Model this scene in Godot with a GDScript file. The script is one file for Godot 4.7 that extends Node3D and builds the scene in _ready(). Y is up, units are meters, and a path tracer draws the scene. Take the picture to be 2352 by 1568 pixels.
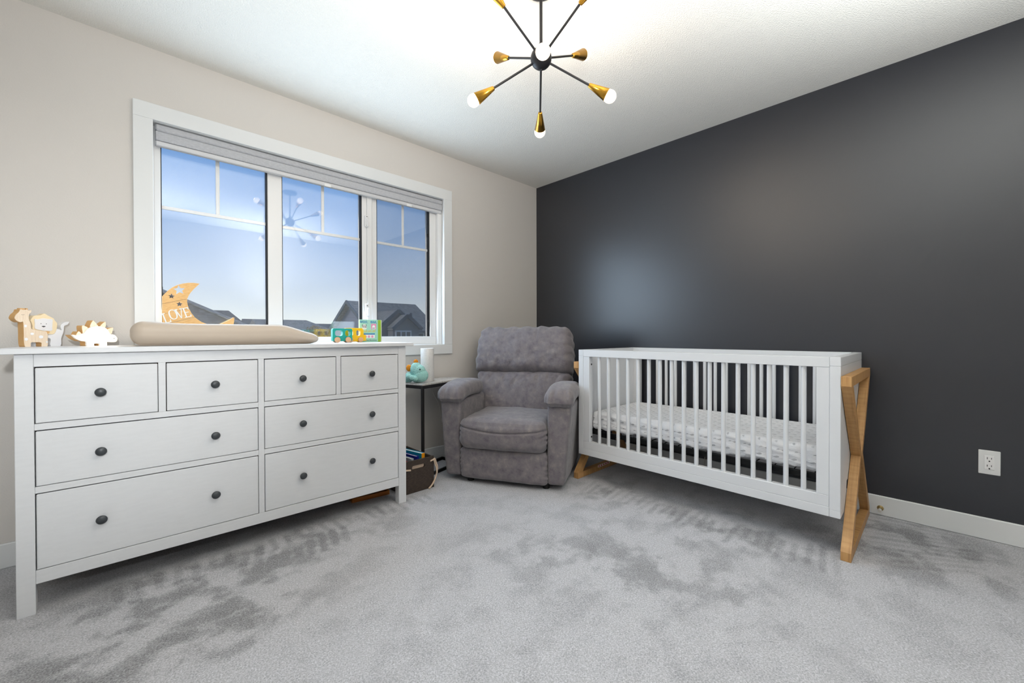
extends Node3D
# A nursery: window wall at z = 0 (room at z > 0), dark wall at x = 0 (room at x < 0), floor at y = 0.

var M := {}
var used := {}
const H := 2.4718           # ceiling height
const DRN := Vector3(-2.5477, 0.0, 0.3277)   # dresser base centre
var rng := RandomNumberGenerator.new()
# light levels
const E_DAY := 3.2
const E_LAMP := 0.076
const E_CEIL := 7.2
const E_UP := 6.8
const E_FLASH := 2.3
const E_SKY := 1.12


func _ready() -> void:
	rng.seed = 7
	# ---- camera
	var cam := Camera3D.new()
	cam.name = "camera"
	add_child(cam)
	cam.transform = Transform3D(Basis(Vector3(0.71906847, -0.00232105, 0.69493535), Vector3(0.00670903, 0.99997101, -0.00360216), Vector3(-0.69490684, 0.00725254, 0.71906319)).orthonormalized(), Vector3(-3.05161, 1.00094, 2.80055))
	cam.projection = Camera3D.PROJECTION_FRUSTUM
	cam.near = 0.05
	cam.far = 600.0
	cam.size = 2.0 * 0.05 * 784.0 / 943.544
	cam.frustum_offset = Vector2(0.0, -7.902 / 943.544 * 0.05)
	cam.current = true
	# ---- sky and exposure
	var env := Environment.new()
	env.background_mode = Environment.BG_SKY
	env.tonemap_mode = Environment.TONE_MAPPER_LINEAR
	env.tonemap_exposure = 1.0
	env.sdfgi_enabled = true
	env.ssao_enabled = true
	env.ssil_enabled = true
	var sm := ProceduralSkyMaterial.new()
	sm.sky_top_color = Color(0.383, 0.603, 0.869)
	sm.sky_horizon_color = Color(0.975, 0.995, 0.96)
	sm.sky_curve = 0.10
	sm.sky_cover = cirrus()
	sm.sky_cover_modulate = Color(1, 1, 1, 0.4)
	sm.ground_horizon_color = Color(0.55, 0.55, 0.5)
	sm.ground_bottom_color = Color(0.3, 0.3, 0.27)
	sm.sun_angle_max = 6.0
	sm.energy_multiplier = E_SKY
	var sky := Sky.new()
	sky.sky_material = sm
	env.sky = sky
	var we := WorldEnvironment.new()
	we.name = "world"
	we.environment = env
	add_child(we)
	# ---- lights: sun on the houses, daylight through the window, the photographer's flash and its bounce
	var sun := DirectionalLight3D.new()
	sun.name = "sun"
	add_child(sun)
	sun.look_at_from_position(Vector3.ZERO, Vector3(0.80, -0.60, 0.10))
	sun.light_energy = 0.62 * E_SKY
	sun.light_color = Color(1.0, 0.95, 0.86)
	sun.shadow_enabled = true
	area("daylight", Vector3(-2.03, 1.47, -0.035), Vector3(-2.03, 1.40, 1.0), Vector2(1.70, 1.05), E_DAY, Color(0.82, 0.915, 1.0))
	var fl := SpotLight3D.new()
	fl.name = "flash"
	add_child(fl)
	fl.look_at_from_position(Vector3(-3.17, 1.31, 2.80), Vector3(-3.12, 1.02, 0.10))
	fl.spot_angle = 27.0
	fl.spot_angle_attenuation = 1.0
	fl.spot_range = 12.0
	fl.spot_attenuation = 2.0
	fl.light_energy = E_FLASH
	fl.light_size = 0.03
	fl.light_color = Color(0.97, 0.99, 1.0)
	fl.shadow_enabled = true
	# two strobes turned up at the ceiling behind the camera
	for e in [["flash_up", Vector3(-3.10, 1.35, 2.95), Vector3(-2.75, H, 2.45), E_UP], ["flash_bounce", Vector3(-1.60, 1.30, 3.35), Vector3(-1.45, H, 3.25), E_CEIL]]:
		var fu := SpotLight3D.new()
		fu.name = e[0]
		add_child(fu)
		fu.look_at_from_position(e[1], e[2], Vector3(0, 0, 1))
		fu.spot_angle = 62.0 if e[0] == "flash_up" else 54.0
		fu.spot_angle_attenuation = 1.0
		fu.spot_range = 12.0
		fu.spot_attenuation = 2.0
		fu.light_energy = e[3]
		fu.light_size = 0.30
		fu.light_color = Color(0.965, 0.99, 1.0)
		fu.shadow_enabled = true

	materials()
	room()
	window()
	outside()
	dresser()
	crib()
	recliner()
	chandelier()
	side_table()
	crate()
	toys()
	wall_fittings()


# ================================================================= helpers
func area(called: String, at: Vector3, to: Vector3, size: Vector2, energy: float, col: Color) -> void:
	var l := AreaLight3D.new()
	l.name = called
	add_child(l)
	l.area_size = size
	l.light_energy = energy
	l.light_color = col
	l.area_range = 12.0
	l.area_attenuation = 2.0
	l.shadow_enabled = true
	var up := Vector3.UP if absf((to - at).normalized().y) < 0.95 else Vector3(0, 0, 1)
	l.look_at_from_position(at, to, up)


func numbered(n: String) -> String:
	var k: int = used.get(n, 0)
	used[n] = k + 1
	return n if k == 0 else "%s_%03d" % [n, k]


func thing(called: String, label: String, category: String, at := Vector3.ZERO, turn := 0.0, group := "") -> Node3D:
	var o := Node3D.new()
	o.name = numbered(called)
	add_child(o, true)
	o.position = at
	o.rotation.y = turn
	tag(o, label, category, group)
	return o


func tag(o: Node, label: String, category := "", group := "") -> void:
	o.set_meta("label", label)
	if category:
		o.set_meta("category", category)
	if group:
		o.set_meta("group", group)


func S() -> SurfaceTool:
	var st := SurfaceTool.new()
	st.begin(Mesh.PRIMITIVE_TRIANGLES)
	return st


func mi(called: String, shape: Variant, m: Material, parent: Node = null) -> MeshInstance3D:
	var o := MeshInstance3D.new()
	if shape is SurfaceTool:
		shape.generate_normals()
		o.mesh = shape.commit()
	else:
		o.mesh = shape
	o.material_override = m
	if parent == null:
		o.name = numbered(called)
		add_child(o, true)
	else:
		var k := 0
		var nm := called
		while parent.has_node(NodePath(nm)):
			k += 1
			nm = "%s_%03d" % [called, k]
		o.name = nm
		parent.add_child(o, true)
	return o


func struct(called: String, shape: Variant, m: Material, label: String) -> MeshInstance3D:
	var o := mi(called, shape, m)
	o.set_meta("kind", "structure")
	o.set_meta("label", label)
	return o


func tri(st: SurfaceTool, a: Vector3, b: Vector3, c: Vector3, n: Vector3) -> void:
	if (b - a).cross(c - a).dot(n) > 0.0:
		st.add_vertex(a); st.add_vertex(c); st.add_vertex(b)
	else:
		st.add_vertex(a); st.add_vertex(b); st.add_vertex(c)


func poly(st: SurfaceTool, pts: Array, n: Vector3) -> void:
	for i in range(1, pts.size() - 1):
		tri(st, pts[0], pts[i], pts[i + 1], n)


# a box with chamfered edges
func bx(st: SurfaceTool, c: Vector3, s: Vector3, ch := 0.0015, b := Basis()) -> void:
	st.set_smooth_group(-1)
	var h := s * 0.5
	var k := minf(ch, minf(h.x, minf(h.y, h.z)) * 0.8)
	for ax in 3:
		var p := (ax + 1) % 3
		var q := (ax + 2) % 3
		for sg: float in [-1.0, 1.0]:
			var n := Vector3.ZERO
			n[ax] = sg
			var pts := []
			for e in [[-1, -1], [1, -1], [1, 1], [-1, 1]]:
				var v := Vector3.ZERO
				v[ax] = sg * h[ax]
				v[p] = e[0] * (h[p] - k)
				v[q] = e[1] * (h[q] - k)
				pts.append(c + b * v)
			poly(st, pts, b * n)
			if k > 0.0:
				for sg2: float in [-1.0, 1.0]:      # edge between face ax and face p
					var pe := []
					for e in [[0, -1], [0, 1], [1, 1], [1, -1]]:
						var v := Vector3.ZERO
						v[ax] = sg * (h[ax] - (k if e[0] == 1 else 0.0))
						v[p] = sg2 * (h[p] - (k if e[0] == 0 else 0.0))
						v[q] = e[1] * (h[q] - k)
						pe.append(c + b * v)
					var ne := Vector3.ZERO
					ne[ax] = sg
					ne[p] = sg2
					poly(st, pe, b * ne)
	if k > 0.0:
		for sx: float in [-1.0, 1.0]:
			for sy: float in [-1.0, 1.0]:
				for sz: float in [-1.0, 1.0]:
					var sv := Vector3(sx, sy, sz)
					var tp := []
					for ax in 3:
						var v := Vector3(sx * (h.x - k), sy * (h.y - k), sz * (h.z - k))
						v[ax] = sv[ax] * h[ax]
						tp.append(c + b * v)
					poly(st, tp, b * sv)


# box from corner to corner
func bb(st: SurfaceTool, a: Vector3, b: Vector3, ch := 0.0015) -> void:
	bx(st, (a + b) * 0.5, (b - a).abs(), ch)


func box_mesh(a: Vector3, b: Vector3, ch := 0.0015) -> SurfaceTool:
	var st := S()
	bb(st, a, b, ch)
	return st


# a beam of square section between two points
func beam(st: SurfaceTool, a: Vector3, b: Vector3, w: float, t: float, side: Vector3, ch := 0.0015) -> void:
	var y := (b - a).normalized()
	var z := side.normalized()
	var x := y.cross(z).normalized()
	bx(st, (a + b) * 0.5, Vector3(w, (b - a).length(), t), ch, Basis(x, y, x.cross(y)))


func frame_of(axis: Vector3) -> Basis:
	var y := axis.normalized()
	var x := y.cross(Vector3.RIGHT if absf(y.x) < 0.9 else Vector3.UP).normalized()
	return Basis(x, y, x.cross(y))


# profile of (radius, height) pairs turned round the axis of b at o
func lathe(st: SurfaceTool, prof: Array, o: Vector3, b := Basis(), seg := 24, group := 0) -> void:
	st.set_smooth_group(group)
	for i in prof.size() - 1:
		var p: Vector2 = prof[i]
		var q: Vector2 = prof[i + 1]
		for j in seg:
			var a0 := TAU * j / seg
			var a1 := TAU * ((j + 1) % seg) / seg
			var c0 := Vector3(cos(a0), 0, sin(a0))
			var c1 := Vector3(cos(a1), 0, sin(a1))
			var v := [c0 * p.x + Vector3.UP * p.y, c1 * p.x + Vector3.UP * p.y, c1 * q.x + Vector3.UP * q.y, c0 * q.x + Vector3.UP * q.y]
			var d := Vector2(q.y - p.y, p.x - q.x)
			var n := ((c0 + c1) * d.x + Vector3.UP * 2.0 * d.y)
			for k in 4:
				v[k] = (o + b * v[k]).snapped(Vector3.ONE * 0.00001)
			if p.x > 0.00001:
				tri(st, v[0], v[1], v[2], b * n)
				if q.x > 0.00001:
					tri(st, v[0], v[2], v[3], b * n)
			elif q.x > 0.00001:
				tri(st, v[0], v[2], v[3], b * n)


func rod(st: SurfaceTool, a: Vector3, b: Vector3, r: float, seg := 12, r2 := -1.0) -> void:
	var l := (b - a).length()
	var rr := r if r2 < 0.0 else r2
	lathe(st, [Vector2(r, 0), Vector2(rr, l)], a, frame_of(b - a), seg, 1)
	st.set_smooth_group(-1)
	lathe(st, [Vector2(0, 0), Vector2(r, 0)], a, frame_of(b - a), seg, -1)
	lathe(st, [Vector2(rr, l), Vector2(0, l)], a, frame_of(b - a), seg, -1)


func ball(st: SurfaceTool, c: Vector3, r: float, sq := Vector3.ONE, rings := 10, seg := 18) -> void:
	var pr := []
	for i in rings + 1:
		var t := -PI / 2 + PI * i / rings
		pr.append(Vector2(maxf(0.0, cos(t)) * r if i > 0 and i < rings else 0.0, sin(t) * r))
	lathe(st, pr, c, Basis.from_scale(sq), seg)


func tube(st: SurfaceTool, pts: Array, r: float, seg := 8, sub := 5) -> void:
	var cv := Curve3D.new()
	for i in pts.size():
		var t: Vector3 = (pts[mini(i + 1, pts.size() - 1)] - pts[maxi(i - 1, 0)]) / 6.0
		cv.add_point(pts[i], -t, t)
	var path := []
	for i in pts.size() - 1:
		for j in sub:
			path.append(cv.sample(i, float(j) / sub))
	path.append(pts[pts.size() - 1])
	st.set_smooth_group(0)
	var rings := []
	for i in path.size():
		var d: Vector3 = path[mini(i + 1, path.size() - 1)] - path[maxi(i - 1, 0)]
		var f := frame_of(d)
		var ring := []
		for j in seg:
			var a := TAU * j / seg
			ring.append((path[i] + f * Vector3(cos(a) * r, 0, sin(a) * r)).snapped(Vector3.ONE * 0.00001))
		rings.append(ring)
	for i in path.size() - 1:
		for j in seg:
			var k := (j + 1) % seg
			var n: Vector3 = (rings[i][j] + rings[i][k]) * 0.5 - path[i]
			tri(st, rings[i][j], rings[i][k], rings[i + 1][k], n)
			tri(st, rings[i][j], rings[i + 1][k], rings[i + 1][j], n)


func spots_along(h: float, r: float, nm: int, nc: int) -> Array:
	var out := []
	for i in range(nc, 0, -1):
		out.append(-(h - r) - r * tan(PI / 4 * i / nc))
	for i in nm + 1:
		out.append(lerpf(-(h - r), h - r, float(i) / nm))
	for i in range(1, nc + 1):
		out.append((h - r) + r * tan(PI / 4 * i / nc))
	return out


# a rounded box with a fine skin that deform(position, normal) may push about
func cushion(size: Vector3, r: float, deform: Variant = null, nm := Vector3i(8, 8, 8), nc := 4, uv: Variant = null, at := Transform3D()) -> SurfaceTool:
	var st := S()
	st.set_smooth_group(0)
	var h := size * 0.5
	var sp := [spots_along(h.x, r, nm.x, nc), spots_along(h.y, r, nm.y, nc), spots_along(h.z, r, nm.z, nc)]
	for ax in 3:
		var p := (ax + 1) % 3
		var q := (ax + 2) % 3
		for sg: float in [-1.0, 1.0]:
			var grid := []
			for pv: float in sp[p]:
				var row := []
				for qv: float in sp[q]:
					var v := Vector3.ZERO
					v[ax] = sg * h[ax]
					v[p] = pv
					v[q] = qv
					var inner := v.clamp(-(h - Vector3.ONE * r), h - Vector3.ONE * r)
					var d := (v - inner).normalized()
					var pos := inner + d * r
					var raw := pos
					if deform != null:
						pos = deform.call(pos, d)
					row.append([(at * pos).snapped(Vector3.ONE * 0.00001), d, raw])
				grid.append(row)
			for i in grid.size() - 1:
				for j in grid[0].size() - 1:
					var g := [grid[i][j], grid[i + 1][j], grid[i + 1][j + 1], grid[i][j + 1]]
					for t in [[0, 1, 2], [0, 2, 3]]:
						var e := [t[0], t[1], t[2]]
						var ra: Vector3 = g[e[0]][2]
						if ((g[e[1]][2] - ra) as Vector3).cross(g[e[2]][2] - ra).dot(g[e[0]][1] + g[e[1]][1] + g[e[2]][1]) > 0.0:
							e = [t[0], t[2], t[1]]
						for k: int in e:
							if uv != null:
								st.set_uv(uv.call(g[k][2]))
							st.add_vertex(g[k][0])
	return st


func smooth_poly(pts: Array, n := 4) -> PackedVector2Array:
	var out := PackedVector2Array()
	var c := pts.size()
	for i in c:
		var a: Vector2 = pts[(i + c - 1) % c]
		var b: Vector2 = pts[i]
		var d: Vector2 = pts[(i + 1) % c]
		var e: Vector2 = pts[(i + 2) % c]
		for j in n:
			out.append(b.cubic_interpolate(d, a, e, float(j) / n))
	return out


func vs(a: Array) -> Array:
	var out := []
	for i in range(0, a.size(), 2):
		out.append(Vector2(a[i], a[i + 1]))
	return out


func inset(pl: PackedVector2Array, d: float) -> PackedVector2Array:
	var out := PackedVector2Array()
	var c := pl.size()
	var w := -1.0 if Geometry2D.is_polygon_clockwise(pl) else 1.0
	for i in c:
		var e0 := (pl[i] - pl[(i + c - 1) % c]).normalized()
		var e1 := (pl[(i + 1) % c] - pl[i]).normalized()
		var n := (Vector2(-e0.y, e0.x) + Vector2(-e1.y, e1.x)) * w
		n = n.normalized()
		out.append(pl[i] + n * d)
	return out


func dense(pl: PackedVector2Array, step: float) -> PackedVector2Array:
	var out := PackedVector2Array()
	for i in pl.size():
		var a := pl[i]
		var b := pl[(i + 1) % pl.size()]
		var k := maxi(1, int((b - a).length() / step))
		for j in k:
			out.append(a.lerp(b, float(j) / k))
	return out


# outline extruded from z0 back to z0 - depth, with a small bevel at front and back
func extrude(st: SurfaceTool, outline: PackedVector2Array, depth: float, holes := [], bevel := 0.001, z0 := 0.0, step := 0.0) -> void:
	var ol := outline if step == 0.0 else dense(outline, step)
	st.set_smooth_group(-1)
	var fr := inset(ol, bevel)
	var tris := PackedInt32Array()
	var pts := PackedVector2Array()
	if holes.is_empty():
		pts = fr
		tris = Geometry2D.triangulate_polygon(fr)
	else:
		pts.append_array(fr)
		for hl: PackedVector2Array in holes:
			pts.append_array(hl)
		var dt := Geometry2D.triangulate_delaunay(pts)
		for i in range(0, dt.size(), 3):
			var c := (pts[dt[i]] + pts[dt[i + 1]] + pts[dt[i + 2]]) / 3.0
			var ok := Geometry2D.is_point_in_polygon(c, fr)
			for hl: PackedVector2Array in holes:
				ok = ok and not Geometry2D.is_point_in_polygon(c, hl)
			if ok:
				tris.append_array([dt[i], dt[i + 1], dt[i + 2]])
	for i in range(0, tris.size(), 3):
		var a := pts[tris[i]]
		var b := pts[tris[i + 1]]
		var c := pts[tris[i + 2]]
		tri(st, Vector3(a.x, a.y, z0), Vector3(b.x, b.y, z0), Vector3(c.x, c.y, z0), Vector3.BACK)
		tri(st, Vector3(a.x, a.y, z0 - depth), Vector3(b.x, b.y, z0 - depth), Vector3(c.x, c.y, z0 - depth), Vector3.FORWARD)
	var w := -1.0 if Geometry2D.is_polygon_clockwise(ol) else 1.0
	for i in ol.size():
		var j := (i + 1) % ol.size()
		var e := ol[j] - ol[i]
		var n := Vector3(e.y * w, -e.x * w, 0)
		var zf := z0 - bevel
		var zb := z0 - depth + bevel
		poly(st, [Vector3(ol[i].x, ol[i].y, zf), Vector3(ol[j].x, ol[j].y, zf), Vector3(ol[j].x, ol[j].y, zb), Vector3(ol[i].x, ol[i].y, zb)], n)
		poly(st, [Vector3(ol[i].x, ol[i].y, zf), Vector3(ol[j].x, ol[j].y, zf), Vector3(fr[j].x, fr[j].y, z0), Vector3(fr[i].x, fr[i].y, z0)], n + Vector3.BACK * n.length())
		poly(st, [Vector3(ol[i].x, ol[i].y, zb), Vector3(ol[j].x, ol[j].y, zb), Vector3(fr[j].x, fr[j].y, z0 - depth), Vector3(fr[i].x, fr[i].y, z0 - depth)], n + Vector3.FORWARD * n.length())
	for hl: PackedVector2Array in holes:
		var wh := 1.0 if Geometry2D.is_polygon_clockwise(hl) else -1.0
		for i in hl.size():
			var j := (i + 1) % hl.size()
			var e := hl[j] - hl[i]
			poly(st, [Vector3(hl[i].x, hl[i].y, z0), Vector3(hl[j].x, hl[j].y, z0), Vector3(hl[j].x, hl[j].y, z0 - depth), Vector3(hl[i].x, hl[i].y, z0 - depth)], Vector3(e.y * wh, -e.x * wh, 0))


func circle(c: Vector2, r: Vector2, n := 20) -> PackedVector2Array:
	var out := PackedVector2Array()
	for i in n:
		out.append(c + Vector2(cos(TAU * i / n) * r.x, sin(TAU * i / n) * r.y))
	return out


func round_rect(a: Vector2, b: Vector2, r: float, n := 5) -> PackedVector2Array:
	var out := PackedVector2Array()
	var cs := [[Vector2(b.x - r, b.y - r), 0.0], [Vector2(a.x + r, b.y - r), PI / 2], [Vector2(a.x + r, a.y + r), PI], [Vector2(b.x - r, a.y + r), PI * 1.5]]
	for c in cs:
		for i in n + 1:
			var t: float = c[1] + PI / 2 * i / n
			out.append(c[0] + Vector2(cos(t), sin(t)) * r)
	return out


func words(called: String, txt: String, size: float, m: Material, parent: Node, at: Transform3D, serif := false, depth := 0.0006, bold := false) -> MeshInstance3D:
	var t := TextMesh.new()
	var f := SystemFont.new()
	f.font_names = PackedStringArray(["Droid Serif" if serif else "Droid Sans"])
	f.font_weight = 700 if bold else 400
	t.font = f
	t.text = txt
	t.font_size = 64
	t.pixel_size = size / 64.0
	t.depth = depth
	var o := mi(called, t, m, parent)
	o.transform = at
	return o


# ================================================================= textures and materials
func noise(sd: int, freq: float, oct := 3, type := FastNoiseLite.TYPE_SIMPLEX_SMOOTH) -> FastNoiseLite:
	var n := FastNoiseLite.new()
	n.seed = sd
	n.noise_type = type
	n.frequency = freq
	n.fractal_octaves = oct
	return n


func grey(n: FastNoiseLite, size := 512) -> Image:
	return n.get_seamless_image(size, size)


func itex(im: Image) -> ImageTexture:
	return ImageTexture.create_from_image(im)


# noise mapped onto a colour ramp
func ramp_tex(n: FastNoiseLite, cols: Array, size := 512) -> ImageTexture:
	var im := grey(n, size)
	im.convert(Image.FORMAT_L8)
	var d := im.get_data()
	var lut := []
	for i in 256:
		var t := float(i) / 255.0 * (cols.size() - 1)
		var k := mini(int(t), cols.size() - 2)
		lut.append((cols[k] as Color).lerp(cols[k + 1], t - k))
	var out := PackedByteArray()
	out.resize(size * size * 3)
	for i in d.size():
		var c: Color = lut[d[i]]
		out[i * 3] = int(c.r * 255.0)
		out[i * 3 + 1] = int(c.g * 255.0)
		out[i * 3 + 2] = int(c.b * 255.0)
	return itex(Image.create_from_data(size, size, false, Image.FORMAT_RGB8, out))


func stretched(n: FastNoiseLite, cols: Array, along: float, size := 512) -> ImageTexture:
	# streaks that run along v: noise squeezed across
	var out := PackedByteArray()
	out.resize(size * size * 3)
	for y in size:
		for x in size:
			var t := clampf(n.get_noise_2d(x, y * along) * 0.75 + 0.5, 0.0, 1.0) * (cols.size() - 1)
			var k := mini(int(t), cols.size() - 2)
			var c: Color = (cols[k] as Color).lerp(cols[k + 1], t - k)
			var i := (y * size + x) * 3
			out[i] = int(c.r * 255.0)
			out[i + 1] = int(c.g * 255.0)
			out[i + 2] = int(c.b * 255.0)
	return itex(Image.create_from_data(size, size, false, Image.FORMAT_RGB8, out))


func mat(called: String, col: Color, rough := 0.6, metal := 0.0) -> StandardMaterial3D:
	var m := StandardMaterial3D.new()
	m.resource_name = called
	m.albedo_color = col
	m.roughness = rough
	m.metallic = metal
	M[called] = m
	return m


func tri_map(m: StandardMaterial3D, tex: Texture2D, scale: Vector3, world := false, bump: Texture2D = null, cm := 0.0) -> void:
	m.albedo_texture = tex
	m.uv1_triplanar = true
	m.uv1_world_triplanar = world
	m.uv1_scale = scale
	if bump:
		m.heightmap_enabled = true
		m.heightmap_texture = bump
		m.heightmap_scale = cm


func suede() -> FastNoiseLite:
	var n := noise(9, 0.008, 7)
	n.fractal_gain = 0.68
	n.domain_warp_enabled = true
	n.domain_warp_amplitude = 40.0
	n.domain_warp_frequency = 0.01
	return n


const TILE := 4.2

func carpet_texture() -> ImageTexture:
	# one tile larger than the room: brushed patches of pile over a fine speckle of tufts
	var size := 2048
	var mid := noise(12, 3.2, 4)
	mid.fractal_gain = 0.55
	mid.domain_warp_enabled = true
	mid.domain_warp_amplitude = 0.10
	mid.domain_warp_frequency = 4.0
	var small := noise(14, 9.0, 3)
	var fray := noise(15, 30.0, 2)
	var low := 512
	var pat := PackedFloat32Array()
	pat.resize((low + 1) * (low + 1))
	# where feet and the vacuum have laid the pile over: x, z, reach, strength
	var zones := [[-2.52, 0.68, 0.26, 0.85], [-2.95, 0.70, 0.30, 0.85], [-2.12, 0.66, 0.22, 0.6], [-2.66, 1.04, 0.20, 0.85], [-2.86, 1.06, 0.22, 0.75], [-3.14, 0.98, 0.26, 0.8], [-0.78, 1.35, 0.26, 0.75], [-0.80, 1.95, 0.24, 0.75], [-0.72, 2.30, 0.22, 0.65], [-0.45, 2.78, 0.34, 0.8], [-0.22, 2.62, 0.25, 0.6], [-1.45, 1.78, 0.30, 0.7], [-1.35, 2.15, 0.30, 0.5], [-1.75, 1.45, 0.25, 0.4]]
	for y in low + 1:
		for x in low + 1:
			var u := float(x) / low * TILE - 4.137
			var v := float(y) / low * TILE - 0.084
			var z := 0.0
			for e in zones:
				var r2: float = (Vector2(u - e[0], v - e[1]).length_squared()) / (e[2] * e[2])
				if r2 < 6.0:
					z += e[3] * exp(-r2)
			var n2 := mid.get_noise_2d(u, v * 1.3)
			var d := 0.24 * smoothstep(-0.2, 0.6, n2 + 0.5 * small.get_noise_2d(u, v))
			d += minf(z, 1.0) * 0.85 * smoothstep(-0.22, 0.34, n2 + 0.35 * small.get_noise_2d(u + 7.0, v) + 0.12 * fray.get_noise_2d(u, v))
			pat[y * (low + 1) + x] = d
	# separate strokes of the vacuum head: x, z, direction, length, width, darkness
	var sg := RandomNumberGenerator.new()
	sg.seed = 77
	var strokes := []
	for i in 24:
		strokes.append([-3.05 + i * 0.060, 0.60 + 0.012 * sin(i * 2.0), PI / 2 + sg.randf_range(-0.10, 0.10), sg.randf_range(0.10, 0.22), 0.015, sg.randf_range(0.25, 0.6)])
	for i in 9:
		strokes.append([-2.66 + i * 0.055, 0.72, PI / 2 + 0.25, sg.randf_range(0.14, 0.24), 0.017, sg.randf_range(0.35, 0.7)])
	for i in 26:
		strokes.append([-0.80 + sg.randf_range(-0.03, 0.03), 1.20 + i * 0.052, sg.randf_range(-0.22, 0.10), sg.randf_range(0.16, 0.32), 0.014, sg.randf_range(0.2, 0.55)])
	for i in 12:
		strokes.append([-0.55 + i * 0.05, 2.80 - i * 0.012, 0.9 + i * 0.05, sg.randf_range(0.30, 0.5), 0.015, sg.randf_range(0.2, 0.5)])
	for i in 40:
		strokes.append([sg.randf_range(-3.2, -0.4), sg.randf_range(0.9, 2.9), sg.randf_range(0.0, PI), sg.randf_range(0.08, 0.2), 0.025, sg.randf_range(-0.18, 0.22)])
	for e in strokes:
		var c := Vector2((e[0] + 4.137) / TILE * low, (e[1] + 0.084) / TILE * low)
		var dir := Vector2(cos(e[2]), sin(e[2]))
		var ln: float = e[3] / TILE * low * 0.5
		var wd: float = e[4] / TILE * low
		var rr := int(ln + wd * 2.0) + 1
		for yy in range(maxi(0, int(c.y) - rr), mini(low, int(c.y) + rr)):
			for xx in range(maxi(0, int(c.x) - rr), mini(low, int(c.x) + rr)):
				var q := Vector2(xx, yy) - c
				var al := absf(q.dot(dir)) / ln
				var ac := absf(q.dot(Vector2(-dir.y, dir.x))) / wd
				var k := (1.0 - smoothstep(0.75, 1.1, al)) * (1.0 - smoothstep(0.5, 1.3, ac))
				pat[yy * (low + 1) + xx] += e[5] * k
	var out := PackedByteArray()
	out.resize(size * size * 3)
	var g := RandomNumberGenerator.new()
	g.seed = 99
	var grain := grey(noise(13, 0.30, 2), 512)
	grain.convert(Image.FORMAT_L8)
	var gd := grain.get_data()
	for y in size:
		var fy := float(y) * low / size
		var iy := int(fy)
		var ty := fy - iy
		for x in size:
			var fx := float(x) * low / size
			var ix := int(fx)
			var tx := fx - ix
			var k := iy * (low + 1) + ix
			var d := lerpf(lerpf(pat[k], pat[k + 1], tx), lerpf(pat[k + low + 1], pat[k + low + 2], tx), ty)
			var s := (gd[(y & 511) * 512 + (x & 511)] - 128.0) / 128.0 * 0.16 + g.randf_range(-0.10, 0.10)
			var l := clampf((0.722 - 0.155 * clampf(d, -0.1, 1.1)) * (1.0 + s * (1.0 + 0.5 * d)), 0.0, 1.0)
			var i := (y * size + x) * 3
			out[i] = int(l * 253.0)
			out[i + 1] = int(l * 253.0)
			out[i + 2] = int(minf(1.0, l * 1.012) * 255.0)
	return itex(Image.create_from_data(size, size, false, Image.FORMAT_RGB8, out))


func cirrus() -> ImageTexture:
	var w := 1024
	var h := 512
	var n := noise(31, 0.006, 4)
	var out := PackedByteArray()
	out.resize(w * h * 4)
	for y in h:
		for x in w:
			var f := absf(float(x) / w - 0.5) * 2.0
			var t := n.get_noise_3d(cos(TAU * x / w) * 70.0, y * 5.0 + 60.0 * sin(TAU * x / w), sin(TAU * x / w) * 70.0)
			var i := (y * w + x) * 4
			out[i] = 235
			out[i + 1] = 242
			out[i + 2] = 250
			out[i + 3] = int(clampf(t * 1.2 - 0.10, 0.0, 0.4) * 50.0 * (0.8 + 0.2 * f))
	return itex(Image.create_from_data(w, h, false, Image.FORMAT_RGBA8, out))


func sheet_texture() -> ImageTexture:
	# sketched grey feathers on white cotton, two staggered rows in a tile
	var im := Image.create(512, 256, false, Image.FORMAT_RGB8)
	im.fill(Color(0.93, 0.93, 0.94))
	var g := RandomNumberGenerator.new()
	g.seed = 4
	for f in [[40, 60], [300, 60], [170, 188], [430, 188]]:
		var x0: int = f[0]
		var y0: int = f[1]
		for i in 150:
			var x := x0 + i
			var y := y0 + int(5.0 * sin(i * 0.06))
			for t in 3:
				im.set_pixel(posmod(x, 512), posmod(y + t, 256), Color(0.5, 0.5, 0.52))
			if i > 60 and i % 8 < 4:
				var l := int(20.0 * sin(PI * (i - 60) / 95.0)) + g.randi_range(-3, 3)
				for k in l:
					im.set_pixel(posmod(x + k / 2, 512), posmod(y - k, 256), Color(0.45, 0.45, 0.47))
					im.set_pixel(posmod(x + k / 2, 512), posmod(y + k, 256), Color(0.62, 0.62, 0.64))
			elif i < 40 and i % 10 < 4:
				for k in 9:
					im.set_pixel(posmod(x - k, 512), posmod(y - k, 256), Color(0.35, 0.35, 0.37))
					im.set_pixel(posmod(x - k, 512), posmod(y + k, 256), Color(0.45, 0.45, 0.47))
	return itex(im)


func shingle_texture(a: Color, b: Color) -> ImageTexture:
	var im := Image.create(512, 512, false, Image.FORMAT_RGB8)
	var g := RandomNumberGenerator.new()
	g.seed = 21
	for row in 16:
		var x := 0
		while x < 512:
			var w := mini(g.randi_range(14, 40), 512 - x)
			im.fill_rect(Rect2i(x, row * 32, w, 32), a.lerp(b, g.randf()))
			im.fill_rect(Rect2i(x, row * 32 + 28, w, 4), a.darkened(0.25))
			x += w
	return itex(im)


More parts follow.
